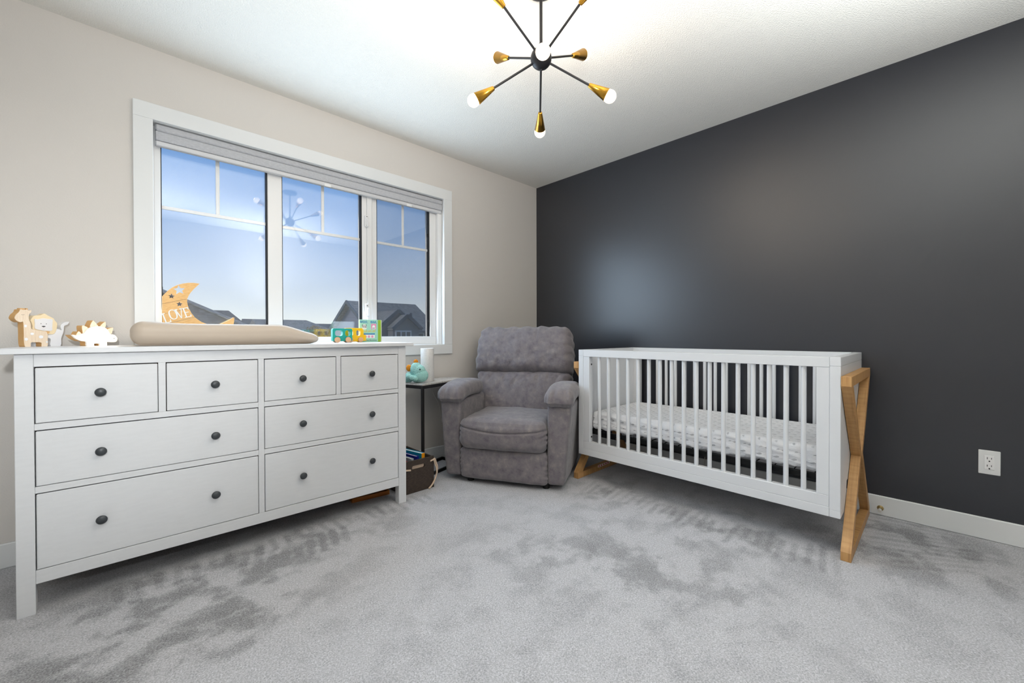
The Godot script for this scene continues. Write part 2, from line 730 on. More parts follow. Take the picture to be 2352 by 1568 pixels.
func materials() -> void:
	var soft := itex(grey(noise(1, 0.02, 4), 512))
	var fine := itex(grey(noise(2, 0.12, 3), 512))
	var m := mat("carpet", Color.WHITE, 0.95)
	tri_map(m, carpet_texture(), Vector3.ONE / TILE, true, null)
	m.uv1_offset = Vector3(0.985, 0.0, 0.02)
	m = mat("wall_paint", Color(0.83, 0.81, 0.788), 0.62)
	m.uv1_triplanar = true
	m.uv1_world_triplanar = true
	m.uv1_scale = Vector3.ONE * 2.0
	m.heightmap_enabled = true
	m.heightmap_texture = fine
	m.heightmap_scale = 0.03
	m = mat("dark_paint", Color(0.125, 0.132, 0.165), 0.38)
	m.metallic_specular = 0.56
	m.clearcoat_enabled = true
	m.clearcoat = 0.58
	m.clearcoat_roughness = 0.34
	m.uv1_triplanar = true
	m.uv1_world_triplanar = true
	m.uv1_scale = Vector3.ONE * 2.0
	m.heightmap_enabled = true
	m.heightmap_texture = fine
	m.heightmap_scale = 0.012
	m = mat("ceiling_paint", Color(0.885, 0.872, 0.845), 0.85)
	m.uv1_triplanar = true
	m.uv1_world_triplanar = true
	m.uv1_scale = Vector3.ONE * 1.6
	m.heightmap_enabled = true
	m.heightmap_texture = itex(grey(noise(3, 0.07, 2), 1024))
	m.heightmap_scale = 0.20
	mat("trim_white", Color(0.88, 0.885, 0.885), 0.38)
	mat("vinyl", Color(0.92, 0.92, 0.92), 0.30)
	mat("gasket", Color(0.12, 0.12, 0.13), 0.6)
	m = mat("glass", Color(0.9, 0.95, 1.0, 0.02), 0.0)
	m.transparency = BaseMaterial3D.TRANSPARENCY_ALPHA
	m.metallic_specular = 0.5
	m = mat("screen_mesh", Color(0.22, 0.24, 0.26, 0.20), 0.9)
	m.transparency = BaseMaterial3D.TRANSPARENCY_ALPHA
	m = mat("blind_fabric", Color(0.80, 0.805, 0.82), 0.8)
	tri_map(m, stretched(noise(5, 0.05, 2), [Color(0.82, 0.82, 0.83), Color(1, 1, 1)], 8.0, 256), Vector3(3, 12, 3))
	mat("blind_rail", Color(0.82, 0.82, 0.83), 0.4)
	m = mat("white_furniture", Color(0.845, 0.85, 0.86), 0.36)
	tri_map(m, stretched(noise(6, 0.03, 3), [Color(0.985, 0.985, 0.985), Color(1, 1, 1)], 6.0, 256), Vector3(1.5, 1.5, 1.5))
	mat("dresser_inside", Color(0.25, 0.17, 0.12), 0.8)
	mat("knob_grey", Color(0.22, 0.235, 0.25), 0.38)
	mat("crib_white", Color(0.86, 0.865, 0.875), 0.34)
	m = mat("oak", Color(1, 1, 1), 0.5)
	tri_map(m, stretched(noise(8, 0.045, 4), [Color(0.64, 0.47, 0.28), Color(0.74, 0.56, 0.35), Color(0.79, 0.62, 0.41)], 0.10, 512), Vector3(3.0, 1.6, 3.0))
	m = mat("sheet", Color.WHITE, 0.85)
	m.albedo_texture = sheet_texture()
	m.heightmap_enabled = true
	m.heightmap_texture = soft
	m.heightmap_scale = 0.10
	mat("black_metal", Color(0.06, 0.06, 0.065), 0.42, 0.5)
	m = mat("bronze_metal", Color(0.17, 0.16, 0.16), 0.42, 0.4)
	m = mat("brass", Color(0.83, 0.62, 0.24), 0.26, 1.0)
	m = mat("bulb_glow", Color(1.0, 0.96, 0.9), 0.4)
	m.emission_enabled = true
	m.emission = Color(1.0, 0.90, 0.74)
	m.emission_energy_multiplier = 2.2
	m = mat("grey_suede", Color.WHITE, 0.88)
	tri_map(m, ramp_tex(suede(), [Color(0.33, 0.31, 0.335), Color(0.425, 0.40, 0.42), Color(0.48, 0.455, 0.46), Color(0.58, 0.555, 0.53)], 1024), Vector3.ONE * 1.5, false, fine, 0.08)
	m.rim_enabled = true
	m.rim = 0.5
	m.rim_tint = 0.5
	mat("plastic_black", Color(0.04, 0.04, 0.04), 0.5)
	m = mat("speckled_stone", Color.WHITE, 0.45)
	tri_map(m, ramp_tex(noise(14, 0.10, 2), [Color(0.15, 0.13, 0.12), Color(0.62, 0.60, 0.58), Color(0.90, 0.89, 0.88), Color(0.91, 0.90, 0.89), Color(0.93, 0.92, 0.91), Color(0.93, 0.92, 0.91)]), Vector3.ONE * 6.0)
	m = mat("stone_top", Color.WHITE, 0.3)
	tri_map(m, ramp_tex(noise(15, 0.03, 4), [Color(0.62, 0.59, 0.57), Color(0.74, 0.72, 0.70), Color(0.80, 0.785, 0.77)]), Vector3.ONE * 3.0)
	mat("cord_white", Color(0.85, 0.84, 0.82), 0.5)
	m = mat("dark_wood", Color.WHITE, 0.7)
	tri_map(m, stretched(noise(16, 0.03, 4), [Color(0.13, 0.10, 0.085), Color(0.23, 0.185, 0.155), Color(0.31, 0.26, 0.22)], 9.0), Vector3(2.5, 2.5, 2.5))
	m = mat("canvas", Color(0.80, 0.71, 0.62), 0.9)
	m = mat("amber_wood", Color(0.62, 0.36, 0.10), 0.45)
	m = mat("pad_foam", Color(0.745, 0.685, 0.62), 0.5)
	m = mat("toy_beech", Color.WHITE, 0.55)
	tri_map(m, stretched(noise(17, 0.06, 3), [Color(0.88, 0.79, 0.69), Color(0.93, 0.86, 0.77)], 0.1, 256), Vector3.ONE * 9.0)
	mat("toy_side", Color(0.84, 0.66, 0.43), 0.6)
	mat("toy_white", Color(0.93, 0.93, 0.94), 0.5)
	mat("mane_paint", Color(0.96, 0.88, 0.73), 0.6)
	mat("ink", Color(0.16, 0.15, 0.16), 0.6)
	mat("blush_paint", Color(0.93, 0.82, 0.76), 0.6)
	mat("grey_paint", Color(0.80, 0.80, 0.79), 0.6)
	m = mat("night_light", Color(0.96, 0.95, 0.93), 0.5)
	m.emission_enabled = true
	m.emission = Color(1.0, 0.96, 0.88)
	m.emission_energy_multiplier = 0.08
	m = mat("moon_pine", Color.WHITE, 0.6)
	tri_map(m, stretched(noise(18, 0.022, 4), [Color(0.88, 0.67, 0.42), Color(0.92, 0.735, 0.48), Color(0.94, 0.77, 0.53)], 5.0), Vector3.ONE * 3.5)
	mat("paint_white", Color(0.96, 0.96, 0.95), 0.6)
	mat("teal_paint", Color(0.02, 0.62, 0.56), 0.42)
	mat("yellow_paint", Color(0.98, 0.77, 0.02), 0.42)
	mat("wheel_wood", Color(0.87, 0.69, 0.54), 0.6)
	mat("mint_cover", Color(0.66, 0.88, 0.80), 0.4)
	mat("lime_cover", Color(0.62, 0.78, 0.22), 0.45)
	mat("page_white", Color(0.92, 0.91, 0.88), 0.7)
	mat("pink_print", Color(0.95, 0.62, 0.76), 0.5)
	mat("blue_print", Color(0.12, 0.48, 0.72), 0.5)
	mat("gold_print", Color(0.93, 0.78, 0.15), 0.5)
	mat("red_book", Color(0.76, 0.09, 0.12), 0.45)
	mat("navy_book", Color(0.07, 0.10, 0.50), 0.45)
	mat("cyan_book", Color(0.05, 0.55, 0.70), 0.45)
	mat("orange_book", Color(0.95, 0.62, 0.08), 0.45)
	mat("grey_book", Color(0.62, 0.66, 0.68), 0.45)
	m = mat("teal_yarn", Color.WHITE, 0.92)
	var cell := noise(19, 0.045, 1, FastNoiseLite.TYPE_CELLULAR)
	cell.cellular_return_type = FastNoiseLite.RETURN_DISTANCE
	var knit := itex(grey(cell, 512))
	tri_map(m, ramp_tex(noise(20, 0.06, 3), [Color(0.52, 0.76, 0.72), Color(0.65, 0.85, 0.815), Color(0.75, 0.92, 0.885)], 256), Vector3.ONE * 9.0, false, knit, -0.55)
	m = mat("orange_yarn", Color(0.90, 0.56, 0.12), 0.92)
	m.uv1_triplanar = true
	m.uv1_scale = Vector3.ONE * 9.0
	m.heightmap_enabled = true
	m.heightmap_texture = knit
	m.heightmap_scale = -0.5
	mat("doll_skin", Color(0.62, 0.42, 0.33), 0.8)
	mat("doll_hat", Color(0.75, 0.74, 0.75), 0.9)
	m = mat("roof_dark", Color.WHITE, 0.9)
	tri_map(m, shingle_texture(Color(0.16, 0.175, 0.20), Color(0.33, 0.35, 0.385)), Vector3.ONE * 0.45)
	m = mat("roof_grey", Color.WHITE, 0.9)
	tri_map(m, shingle_texture(Color(0.36, 0.36, 0.36), Color(0.56, 0.555, 0.545)), Vector3.ONE * 0.4)
	mat("siding_blue", Color(0.40, 0.43, 0.52), 0.8)
	mat("siding_grey", Color(0.42, 0.43, 0.45), 0.8)
	mat("siding_tan", Color(0.55, 0.50, 0.44), 0.8)
	mat("fascia", Color(0.20, 0.26, 0.33), 0.6)
	mat("house_trim", Color(0.80, 0.81, 0.82), 0.6)
	mat("house_glass", Color(0.16, 0.19, 0.23), 0.15)
	mat("bark", Color(0.25, 0.19, 0.14), 0.9)
	mat("autumn_leaf", Color(0.55, 0.43, 0.16), 0.8)
	mat("lawn", Color(0.30, 0.31, 0.20), 0.95)
	mat("doorstop_brass", Color(0.72, 0.62, 0.42), 0.3, 0.9)


# ================================================================= the room
const X0 := -3.95
const Z1 := 3.75
const WX0 := -2.915
const WX1 := -1.112
const WY0 := 0.922
const WY1 := 2.110

func room() -> void:
	var st := S()
	bb(st, Vector3(X0 - 0.2, -0.2, -0.2), Vector3(0.2, 0.0, Z1 + 0.2), 0.0)
	struct("floor", st, M.carpet, "pale grey cut pile carpet with brushed darker patches")
	struct("ceiling", box_mesh(Vector3(X0 - 0.2, H, -0.2), Vector3(0.2, H + 0.2, Z1 + 0.2), 0.0), M.ceiling_paint, "white orange peel textured ceiling")
	st = S()
	bb(st, Vector3(X0 - 0.2, 0, -0.16), Vector3(WX0, H, 0), 0.0)
	bb(st, Vector3(WX1, 0, -0.16), Vector3(0.2, H, 0), 0.0)
	bb(st, Vector3(WX0, 0, -0.16), Vector3(WX1, WY0, 0), 0.0)
	bb(st, Vector3(WX0, WY1, -0.16), Vector3(WX1, H, 0), 0.0)
	struct("wall_left", st, M.wall_paint, "warm beige wall round the triple window")
	struct("wall_right", box_mesh(Vector3(0, 0, 0), Vector3(0.16, H, Z1), 0.0), M.dark_paint, "charcoal navy satin accent wall behind the crib")
	struct("wall_back", box_mesh(Vector3(X0, 0, Z1), Vector3(0.16, H, Z1 + 0.16), 0.0), M.wall_paint, "warm beige wall behind the camera")
	struct("wall_side", box_mesh(Vector3(X0 - 0.16, 0, 0), Vector3(X0, H, Z1 + 0.16), 0.0), M.wall_paint, "warm beige wall left of the camera")
	for k in 4:
		st = S()
		var a: Vector3 = [Vector3(X0, 0, 0), Vector3(-0.014, 0, 0), Vector3(X0, 0, Z1 - 0.014), Vector3(X0, 0, 0.014)][k]
		var b: Vector3 = [Vector3(0, 0.107, 0.014), Vector3(0, 0.107, Z1), Vector3(-0.014, 0.107, Z1), Vector3(X0 + 0.014, 0.107, Z1 - 0.014)][k]
		bb(st, a, b, 0.004)
		struct(["baseboard_left", "baseboard_right", "baseboard_back", "baseboard_side"][k], st, M.trim_white, ["white baseboard under the window wall", "white baseboard along the dark accent wall", "white baseboard behind the camera", "white baseboard left of the camera"][k])


func window() -> void:
	var w := Node3D.new()
	w.name = "window_1"
	add_child(w)
	w.set_meta("kind", "structure")
	w.set_meta("label", "wide triple window with white casing and grilles in the upper panes")
	# flat casing round the opening: four boards
	var co := [-2.9815, -1.0465, 0.8505, 2.1862]
	var ci := [-2.905, -1.126, 0.927, 2.105]
	mi("casing_board", box_mesh(Vector3(co[0], ci[3], 0), Vector3(co[1], co[3], 0.018)), M.trim_white, w)
	mi("casing_board", box_mesh(Vector3(co[0], co[2], 0), Vector3(co[1], ci[2], 0.018)), M.trim_white, w)
	mi("casing_board", box_mesh(Vector3(co[0], ci[2], 0), Vector3(ci[0], ci[3], 0.018)), M.trim_white, w)
	mi("casing_board", box_mesh(Vector3(ci[1], ci[2], 0), Vector3(co[1], ci[3], 0.018)), M.trim_white, w)
	# jamb liner boards
	var st := S()
	bb(st, Vector3(WX0, WY0, -0.16), Vector3(-2.909, WY1, 0.001), 0.0)
	mi("jamb", st, M.trim_white, w)
	mi("jamb", box_mesh(Vector3(-1.120, WY0, -0.16), Vector3(WX1, WY1, 0.001), 0.0), M.trim_white, w)
	mi("jamb", box_mesh(Vector3(-2.909, 2.104, -0.16), Vector3(-1.120, WY1, 0.001), 0.0), M.trim_white, w)
	mi("sill", box_mesh(Vector3(-2.909, WY0, -0.16), Vector3(-1.120, 0.930, 0.001), 0.0), M.trim_white, w)
	# vinyl frame and mullions (inner face at z = -0.06, glass at -0.09)
	var zf := -0.060
	var zb := -0.130
	mi("frame", box_mesh(Vector3(-2.909, 0.930, zb), Vector3(-2.872, 2.104, zf), 0.002), M.vinyl, w)
	mi("frame", box_mesh(Vector3(-1.155, 0.930, zb), Vector3(-1.120, 2.104, zf + 0.03), 0.002), M.vinyl, w)
	mi("frame", box_mesh(Vector3(-2.872, 2.030, zb), Vector3(-1.155, 2.104, zf), 0.002), M.vinyl, w)
	mi("frame", box_mesh(Vector3(-2.872, 0.930, zb), Vector3(-1.155, 0.992, zf), 0.002), M.vinyl, w)
	mi("mullion", box_mesh(Vector3(-2.372, 0.992, zb), Vector3(-2.292, 2.030, zf), 0.003), M.vinyl, w)
	st = S()
	bb(st, Vector3(-1.776, 0.992, zb), Vector3(-1.742, 2.030, zf), 0.002)
	bb(st, Vector3(-1.742, 0.992, zb), Vector3(-1.707, 2.030, zf + 0.012), 0.002)
	bb(st, Vector3(-1.707, 0.992, zb), Vector3(-1.664, 2.030, zf - 0.004), 0.002)
	mi("mullion", st, M.vinyl, w)
	# casement sash on the right
	st = S()
	bb(st, Vector3(-1.212, 0.992, zb), Vector3(-1.155, 2.030, zf), 0.002)
	mi("sash", st, M.vinyl, w)
	var panes := [[-2.872, -2.372], [-2.292, -1.776], [-1.664, -1.212]]
	for k in 3:
		var a: float = panes[k][0]
		var b: float = panes[k][1]
		st = S()
		for e in [[Vector3(a, 0.992, -0.098), Vector3(a + 0.004, 2.03, -0.066)], [Vector3(b - 0.006, 0.992, -0.098), Vector3(b, 2.03, -0.066)]]:
			bb(st, e[0], e[1], 0.0)
		mi("gasket", st, M.gasket, w)
		for zz: float in [-0.0835, -0.0985]:
			mi("pane", box_mesh(Vector3(a, 0.985, zz - 0.0015), Vector3(b, 2.04, zz + 0.0015), 0.0), M.glass, w)
		var mid: float = [-2.6195, -2.036, -1.437][k]
		mi("grille_bar", box_mesh(Vector3(a, 1.681, -0.095), Vector3(b, 1.700, -0.087), 0.002), M.vinyl, w)
		mi("grille_bar", box_mesh(Vector3(mid - 0.0095, 1.700, -0.095), Vector3(mid + 0.0095, 2.03, -0.087), 0.002), M.vinyl, w)
	mi("insect_screen", box_mesh(Vector3(-1.664, 0.99, -0.108), Vector3(-1.212, 2.03, -0.1075), 0.0), M.screen_mesh, w)
	mi("screen_tab", box_mesh(Vector3(-1.226, 1.800, -0.083), Vector3(-1.216, 1.824, -0.076), 0.001), M.plastic_black, w)
	for y: float in [1.82, 1.182]:                # two casement locks on the mullion
		st = S()
		bx(st, Vector3(-1.748, y, -0.050), Vector3(0.024, 0.082 if y > 1.5 else 0.095, 0.016), 0.004)
		bx(st, Vector3(-1.744, y - 0.012, -0.036), Vector3(0.013, 0.060, 0.014), 0.004)
		var lk := mi("lock", st, M.vinyl, w)
		st = S()
		for dy: float in [-0.030, 0.032]:
			rod(st, Vector3(-1.748, y + dy, -0.043), Vector3(-1.748, y + dy, -0.0405), 0.0035, 8)
		mi("screw", st, M.gasket, lk)
	# roller blind, rolled up under the head
	var bl := thing("roller_blind", "grey roller blind rolled up under the top window casing", "blind", Vector3(-2.010, 2.0, -0.03))
	st = S()
	bb(st, Vector3(-0.884, 0.066, -0.022), Vector3(0.888, 0.100, 0.022), 0.006)
	mi("headrail", st, M.blind_fabric, bl)
	st = S()
	var pf := PackedVector2Array()
	for i in 9:
		var t := PI * i / 8.0 - PI / 2
		pf.append(Vector2(0.012 + cos(t) * 0.008, 0.042 + sin(t) * 0.024))
	pf.append(Vector2(-0.018, 0.066))
	pf.append(Vector2(-0.018, 0.018))
	extrude(st, pf, 1.768, [], 0.0005)
	var rl := mi("rolled_fabric", st, M.blind_fabric, bl)
	rl.transform = Transform3D(Basis(Vector3(0, 0, 1), Vector3.UP, Vector3(-1, 0, 0)), Vector3(-0.883, 0, 0))
	mi("bottom_rail", box_mesh(Vector3(-0.884, -0.008, -0.018), Vector3(0.884, 0.017, 0.012), 0.004), M.blind_rail, bl)
	for x: float in [-0.02, 0.587]:
		mi("handle_clip", box_mesh(Vector3(x - 0.022, -0.012, 0.012), Vector3(x + 0.022, 0.006, 0.018), 0.002), M.vinyl, bl)


# ================================================================= outside
func gable_roof(st: SurfaceTool, x0: float, x1: float, zc: float, hw: float, ye: float, yr: float, t := 0.18, hip0 := 0.0, hip1 := 0.0) -> void:
	# ridge along x; hips shorten the ridge at either end
	st.set_smooth_group(-1)
	var r0 := Vector3(x0 + hip0, yr, zc)
	var r1 := Vector3(x1 - hip1, yr, zc)
	var d := Vector3(0, -t, 0)
	var a := Vector3(x0, ye, zc + hw)
	var b := Vector3(x1, ye, zc + hw)
	var c := Vector3(x1, ye, zc - hw)
	var e := Vector3(x0, ye, zc - hw)
	poly(st, [a, b, r1, r0], Vector3(0, 1, 1))
	poly(st, [e, c, r1, r0], Vector3(0, 1, -1))
	poly(st, [a + d, b + d, r1 + d, r0 + d], Vector3(0, -1, -1))
	poly(st, [e + d, c + d, r1 + d, r0 + d], Vector3(0, -1, 1))
	poly(st, [a, b, b + d, a + d], Vector3(0, 0, 1))
	poly(st, [e, c, c + d, e + d], Vector3(0, 0, -1))
	if hip1 > 0.0:
		poly(st, [b, c, r1], Vector3(1, 1, 0))
		poly(st, [b, c, c + d, b + d], Vector3(1, 0, 0))
	else:
		poly(st, [b, r1, r1 + d, b + d], Vector3(1, 0, 0))
		poly(st, [c, r1, r1 + d, c + d], Vector3(1, 0, 0))
	if hip0 > 0.0:
		poly(st, [a, e, r0], Vector3(-1, 1, 0))
		poly(st, [a, e, e + d, a + d], Vector3(-1, 0, 0))
	else:
		poly(st, [a, r0, r0 + d, a + d], Vector3(-1, 0, 0))
		poly(st, [e, r0, r0 + d, e + d], Vector3(-1, 0, 0))


func house_window(parent: Node, at: Vector3, w: float, h: float, n: int) -> void:
	var f := S()
	bx(f, at, Vector3(w, h, 0.10), 0.01)
	var fr := mi("window", f, M.house_trim, parent)
	for i in n:
		var pw := (w - 0.10 * (n + 1)) / n
		mi("pane", box_mesh(at + Vector3(-w / 2 + 0.10 + i * (pw + 0.10), -h / 2 + 0.1, 0.03), at + Vector3(-w / 2 + 0.10 + i * (pw + 0.10) + pw, h / 2 - 0.1, 0.056), 0.0), M.house_glass, fr)


func outside() -> void:
	var G := -4.3
	struct("ground_outside", box_mesh(Vector3(-160, G - 0.3, -220), Vector3(200, G, -0.6), 0.0), M.lawn, "ground of the neighbourhood below the window")
	# --- big gabled house to the right
	var o := thing("gabled_house", "grey house with a front gable seen through the right window panes", "house", Vector3(13.9, G, -31.1))
	var P := Vector3(13.9, G, -31.1)
	var st := S()
	gable_roof(st, 10.75 - P.x, 17.15 - P.x, 0.0, 4.15, 1.40 - G, 3.88 - G, 0.20)
	mi("roof", st, M.roof_grey, o)
	mi("wall", box_mesh(Vector3(11.2 - P.x, 0, -3.7), Vector3(16.8 - P.x, 1.45 - G, 3.7), 0.0), M.siding_grey, o)
	var gw: MeshInstance3D
	for x: float in [16.8 - P.x, 11.2 - P.x]:       # gable end walls
		var sg := -1.0 if x < 0 else 1.0
		st = S()
		st.set_smooth_group(-1)
		poly(st, [Vector3(x, 1.45 - G, -3.7), Vector3(x, 1.45 - G, 3.7), Vector3(x, 3.66 - G, 0)], Vector3(sg, 0, 0))
		poly(st, [Vector3(x - sg * 0.1, 1.45 - G, -3.7), Vector3(x - sg * 0.1, 1.45 - G, 3.7), Vector3(x - sg * 0.1, 3.66 - G, 0)], Vector3(-sg, 0, 0))
		poly(st, [Vector3(x, 1.45 - G, -3.7), Vector3(x, 1.45 - G, 3.7), Vector3(x - sg * 0.1, 1.45 - G, 3.7), Vector3(x - sg * 0.1, 1.45 - G, -3.7)], Vector3(0, -1, 0))
		gw = mi("gable_wall", st, M.siding_blue, o)
	for i in 10:                                    # lap siding boards of the gable
		var y0 := 1.45 - G + i * 0.21
		var hw := 3.7 * (1.0 - (i + 0.6) * 0.21 / 2.21)
		var bo := mi("board", box_mesh(Vector3(11.2 - P.x - 0.03, y0, -hw), Vector3(11.2 - P.x + 0.01, y0 + 0.195, hw), 0.0), M.siding_blue, gw)
		bo.rotation.z = 0.0
	st = S()                                        # barge boards
	for sg: float in [-1.0, 1.0]:
		beam(st, Vector3(10.70 - P.x, 1.27 - G, sg * 4.18), Vector3(10.70 - P.x, 3.80 - G, 0), 0.26, 0.08, Vector3(1, 0, 0), 0.0)
	mi("fascia", st, M.fascia, o)
	mi("vent_pipe", box_mesh(Vector3(15.3 - P.x, 2.4 - G, 2.2), Vector3(15.45 - P.x, 2.95 - G, 2.35), 0.02), M.fascia, o)
	for e in [[12.15, -25.1, 1.55, 1.62, 2.92, 3.2], [12.30, -24.0, 1.15, 1.55, 2.52, 1.0]]:   # two nested front gables
		st = S()
		st.set_smooth_group(-1)
		var cx: float = e[0] - P.x
		var zf: float = e[1] - P.z
		var hw: float = e[2]
		var ye: float = e[3] - G
		var yr: float = e[4] - G
		var ln: float = e[5]
		for sg: float in [-1.0, 1.0]:
			var q := [Vector3(cx + sg * hw, ye, zf), Vector3(cx, yr, zf), Vector3(cx, yr, zf - ln), Vector3(cx + sg * hw, ye, zf - ln)]
			poly(st, q, Vector3(sg, 1, 0))
			var q2 := []
			for v: Vector3 in q:
				q2.append(v + Vector3(0, -0.14, 0))
			poly(st, q2, Vector3(-sg, -1, 0))
		mi("porch_roof", st, M.roof_grey, o)
		st = S()
		for sg: float in [-1.0, 1.0]:
			beam(st, Vector3(cx + sg * (hw + 0.05), ye - 0.10, zf + 0.02), Vector3(cx, yr - 0.06, zf + 0.02), 0.24, 0.08, Vector3(0, 0, 1), 0.0)
		mi("fascia", st, M.fascia, o)
		st = S()
		st.set_smooth_group(-1)
		poly(st, [Vector3(cx - hw * 0.92, ye - 0.02, zf - 0.25), Vector3(cx + hw * 0.92, ye - 0.02, zf - 0.25), Vector3(cx, yr - 0.12, zf - 0.25)], Vector3(0, 0, 1))
		bb(st, Vector3(cx - hw * 0.92, 0, zf - ln), Vector3(cx + hw * 0.92, ye, zf - 0.25), 0.0)
		mi("porch_wall", st, M.siding_grey, o)
	house_window(o, Vector3(12.05 - P.x, 0.85 - G, -24.22 - P.z), 1.30, 1.0, 3)
	house_window(o, Vector3(15.3 - P.x, 0.75 - G, 3.72), 0.9, 1.0, 1)
	# --- near roof on the left
	P = Vector3(-6.0, G, -15.4)
	o = thing("neighbour_house", "house with a dark shingled hip roof behind the moon sign", "house", P)
	st = S()
	gable_roof(st, -12.0 - P.x, -0.2 - P.x, 0.0, 3.6, 1.30 - G, 3.40 - G, 0.15, 3.6, 3.6)
	var rf := mi("roof", st, M.roof_dark, o)
	st = S()
	beam(st, Vector3(-0.22 - P.x, 1.33 - G, 3.58), Vector3(-3.8 - P.x, 3.43 - G, 0), 0.28, 0.04, Vector3(0.4, 1, 0.4), 0.01)
	mi("ridge_cap", st, M.roof_grey, rf)
	mi("wall", box_mesh(Vector3(-11.5 - P.x, 0, -3.1), Vector3(-0.7 - P.x, 1.3 - G, 3.1), 0.0), M.siding_tan, o)
	mi("vent_pipe", box_mesh(Vector3(-2.06 - P.x, 2.1 - G, 1.2), Vector3(-1.96 - P.x, 2.56 - G, 1.3), 0.02), M.plastic_black, o)
	# --- far houses
	for e in [["far_house", "distant house whose grey roof rises just right of the left mullion", 15.6, -63.0, 5.0, 4.0, 1.6, 3.3, M.roof_grey, M.siding_tan],
			["far_house", "tiny distant dark roof left of the mullion beyond the changing pad", 19.6, -100.0, 3.2, 3.0, 3.0, 4.6, M.roof_dark, M.siding_grey],
			["far_house", "distant dark house between the pad end and the gabled house", 23.0, -70.0, 3.2, 3.0, 1.6, 3.0, M.roof_dark, M.siding_grey],
			["far_house", "small roof peeking over the near hip roof", 2.55, -33.5, 1.1, 1.2, 2.0, 2.85, M.roof_dark, M.siding_tan]]:
		P = Vector3(e[2], G, e[3])
		o = thing(e[0], e[1], "house", P)
		st = S()
		gable_roof(st, -e[4], e[4], 0.0, e[5], e[6] - G, e[7] - G, 0.15, 0.01, e[4] * 0.6)
		mi("roof", st, e[8], o)
		mi("wall", box_mesh(Vector3(-e[4] + 0.3, 0, -e[5] + 0.3), Vector3(e[4] - 0.3, e[6] - G, e[5] - 0.3), 0.0), e[9], o)
		house_window(o, Vector3(-0.6, e[6] - G - 0.9, e[5] - 0.28), 1.2, 0.9, 2)
	# --- autumn tree and street lamp
	P = Vector3(10.2, G, -37.0)
	o = thing("autumn_tree", "small bush with yellow autumn leaves left of the gabled house", "tree", P)
	st = S()
	rod(st, Vector3.ZERO, Vector3(0, 4.2, 0), 0.10, 8, 0.05)
	for i in 7:
		rod(st, Vector3(0, 2.6 + i * 0.25, 0), Vector3(cos(i * 2.4) * 0.8, 4.0 + i * 0.25, sin(i * 2.4) * 0.8), 0.04, 6, 0.015)
	mi("trunk", st, M.bark, o)
	st = S()
	st.set_smooth_group(-1)
	var g := RandomNumberGenerator.new()
	g.seed = 5
	for i in 1400:
		var d := Vector3(g.randfn(), g.randfn(), g.randfn()).normalized() * pow(g.randf(), 0.4)
		var c := Vector3(0, 5.05, 0) + d * Vector3(1.15, 1.2, 1.15)
		var a := Vector3(g.randfn(), g.randfn(), g.randfn()).normalized() * 0.11
		var b := a.cross(Vector3(g.randfn(), g.randfn(), g.randfn())).normalized() * 0.05
		poly(st, [c - a, c + b, c + a, c - b], Vector3.UP)
	mi("crown", st, M.autumn_leaf, o).set_meta("kind", "stuff")
	P = Vector3(16.3, G, -45.2)
	o = thing("street_lamp", "thin dark street lamp among the distant roofs", "street lamp", P)
	st = S()
	rod(st, Vector3.ZERO, Vector3(0, 7.0, 0), 0.09, 8, 0.06)
	mi("pole", st, M.plastic_black, o)
	st = S()
	rod(st, Vector3(0, 6.75, 0), Vector3(1.3, 6.9, 0), 0.04, 8)
	mi("arm", st, M.plastic_black, o)
	mi("lamp_head", box_mesh(Vector3(1.2, 6.84, -0.1), Vector3(1.7, 6.94, 0.1), 0.02), M.plastic_black, o)


# ================================================================= dresser
func D(s: float, y: float, n: float) -> Vector3:      # s from the right front corner leftwards, n out of the front
	return Vector3(0.7555 - s, y, n + 0.24)


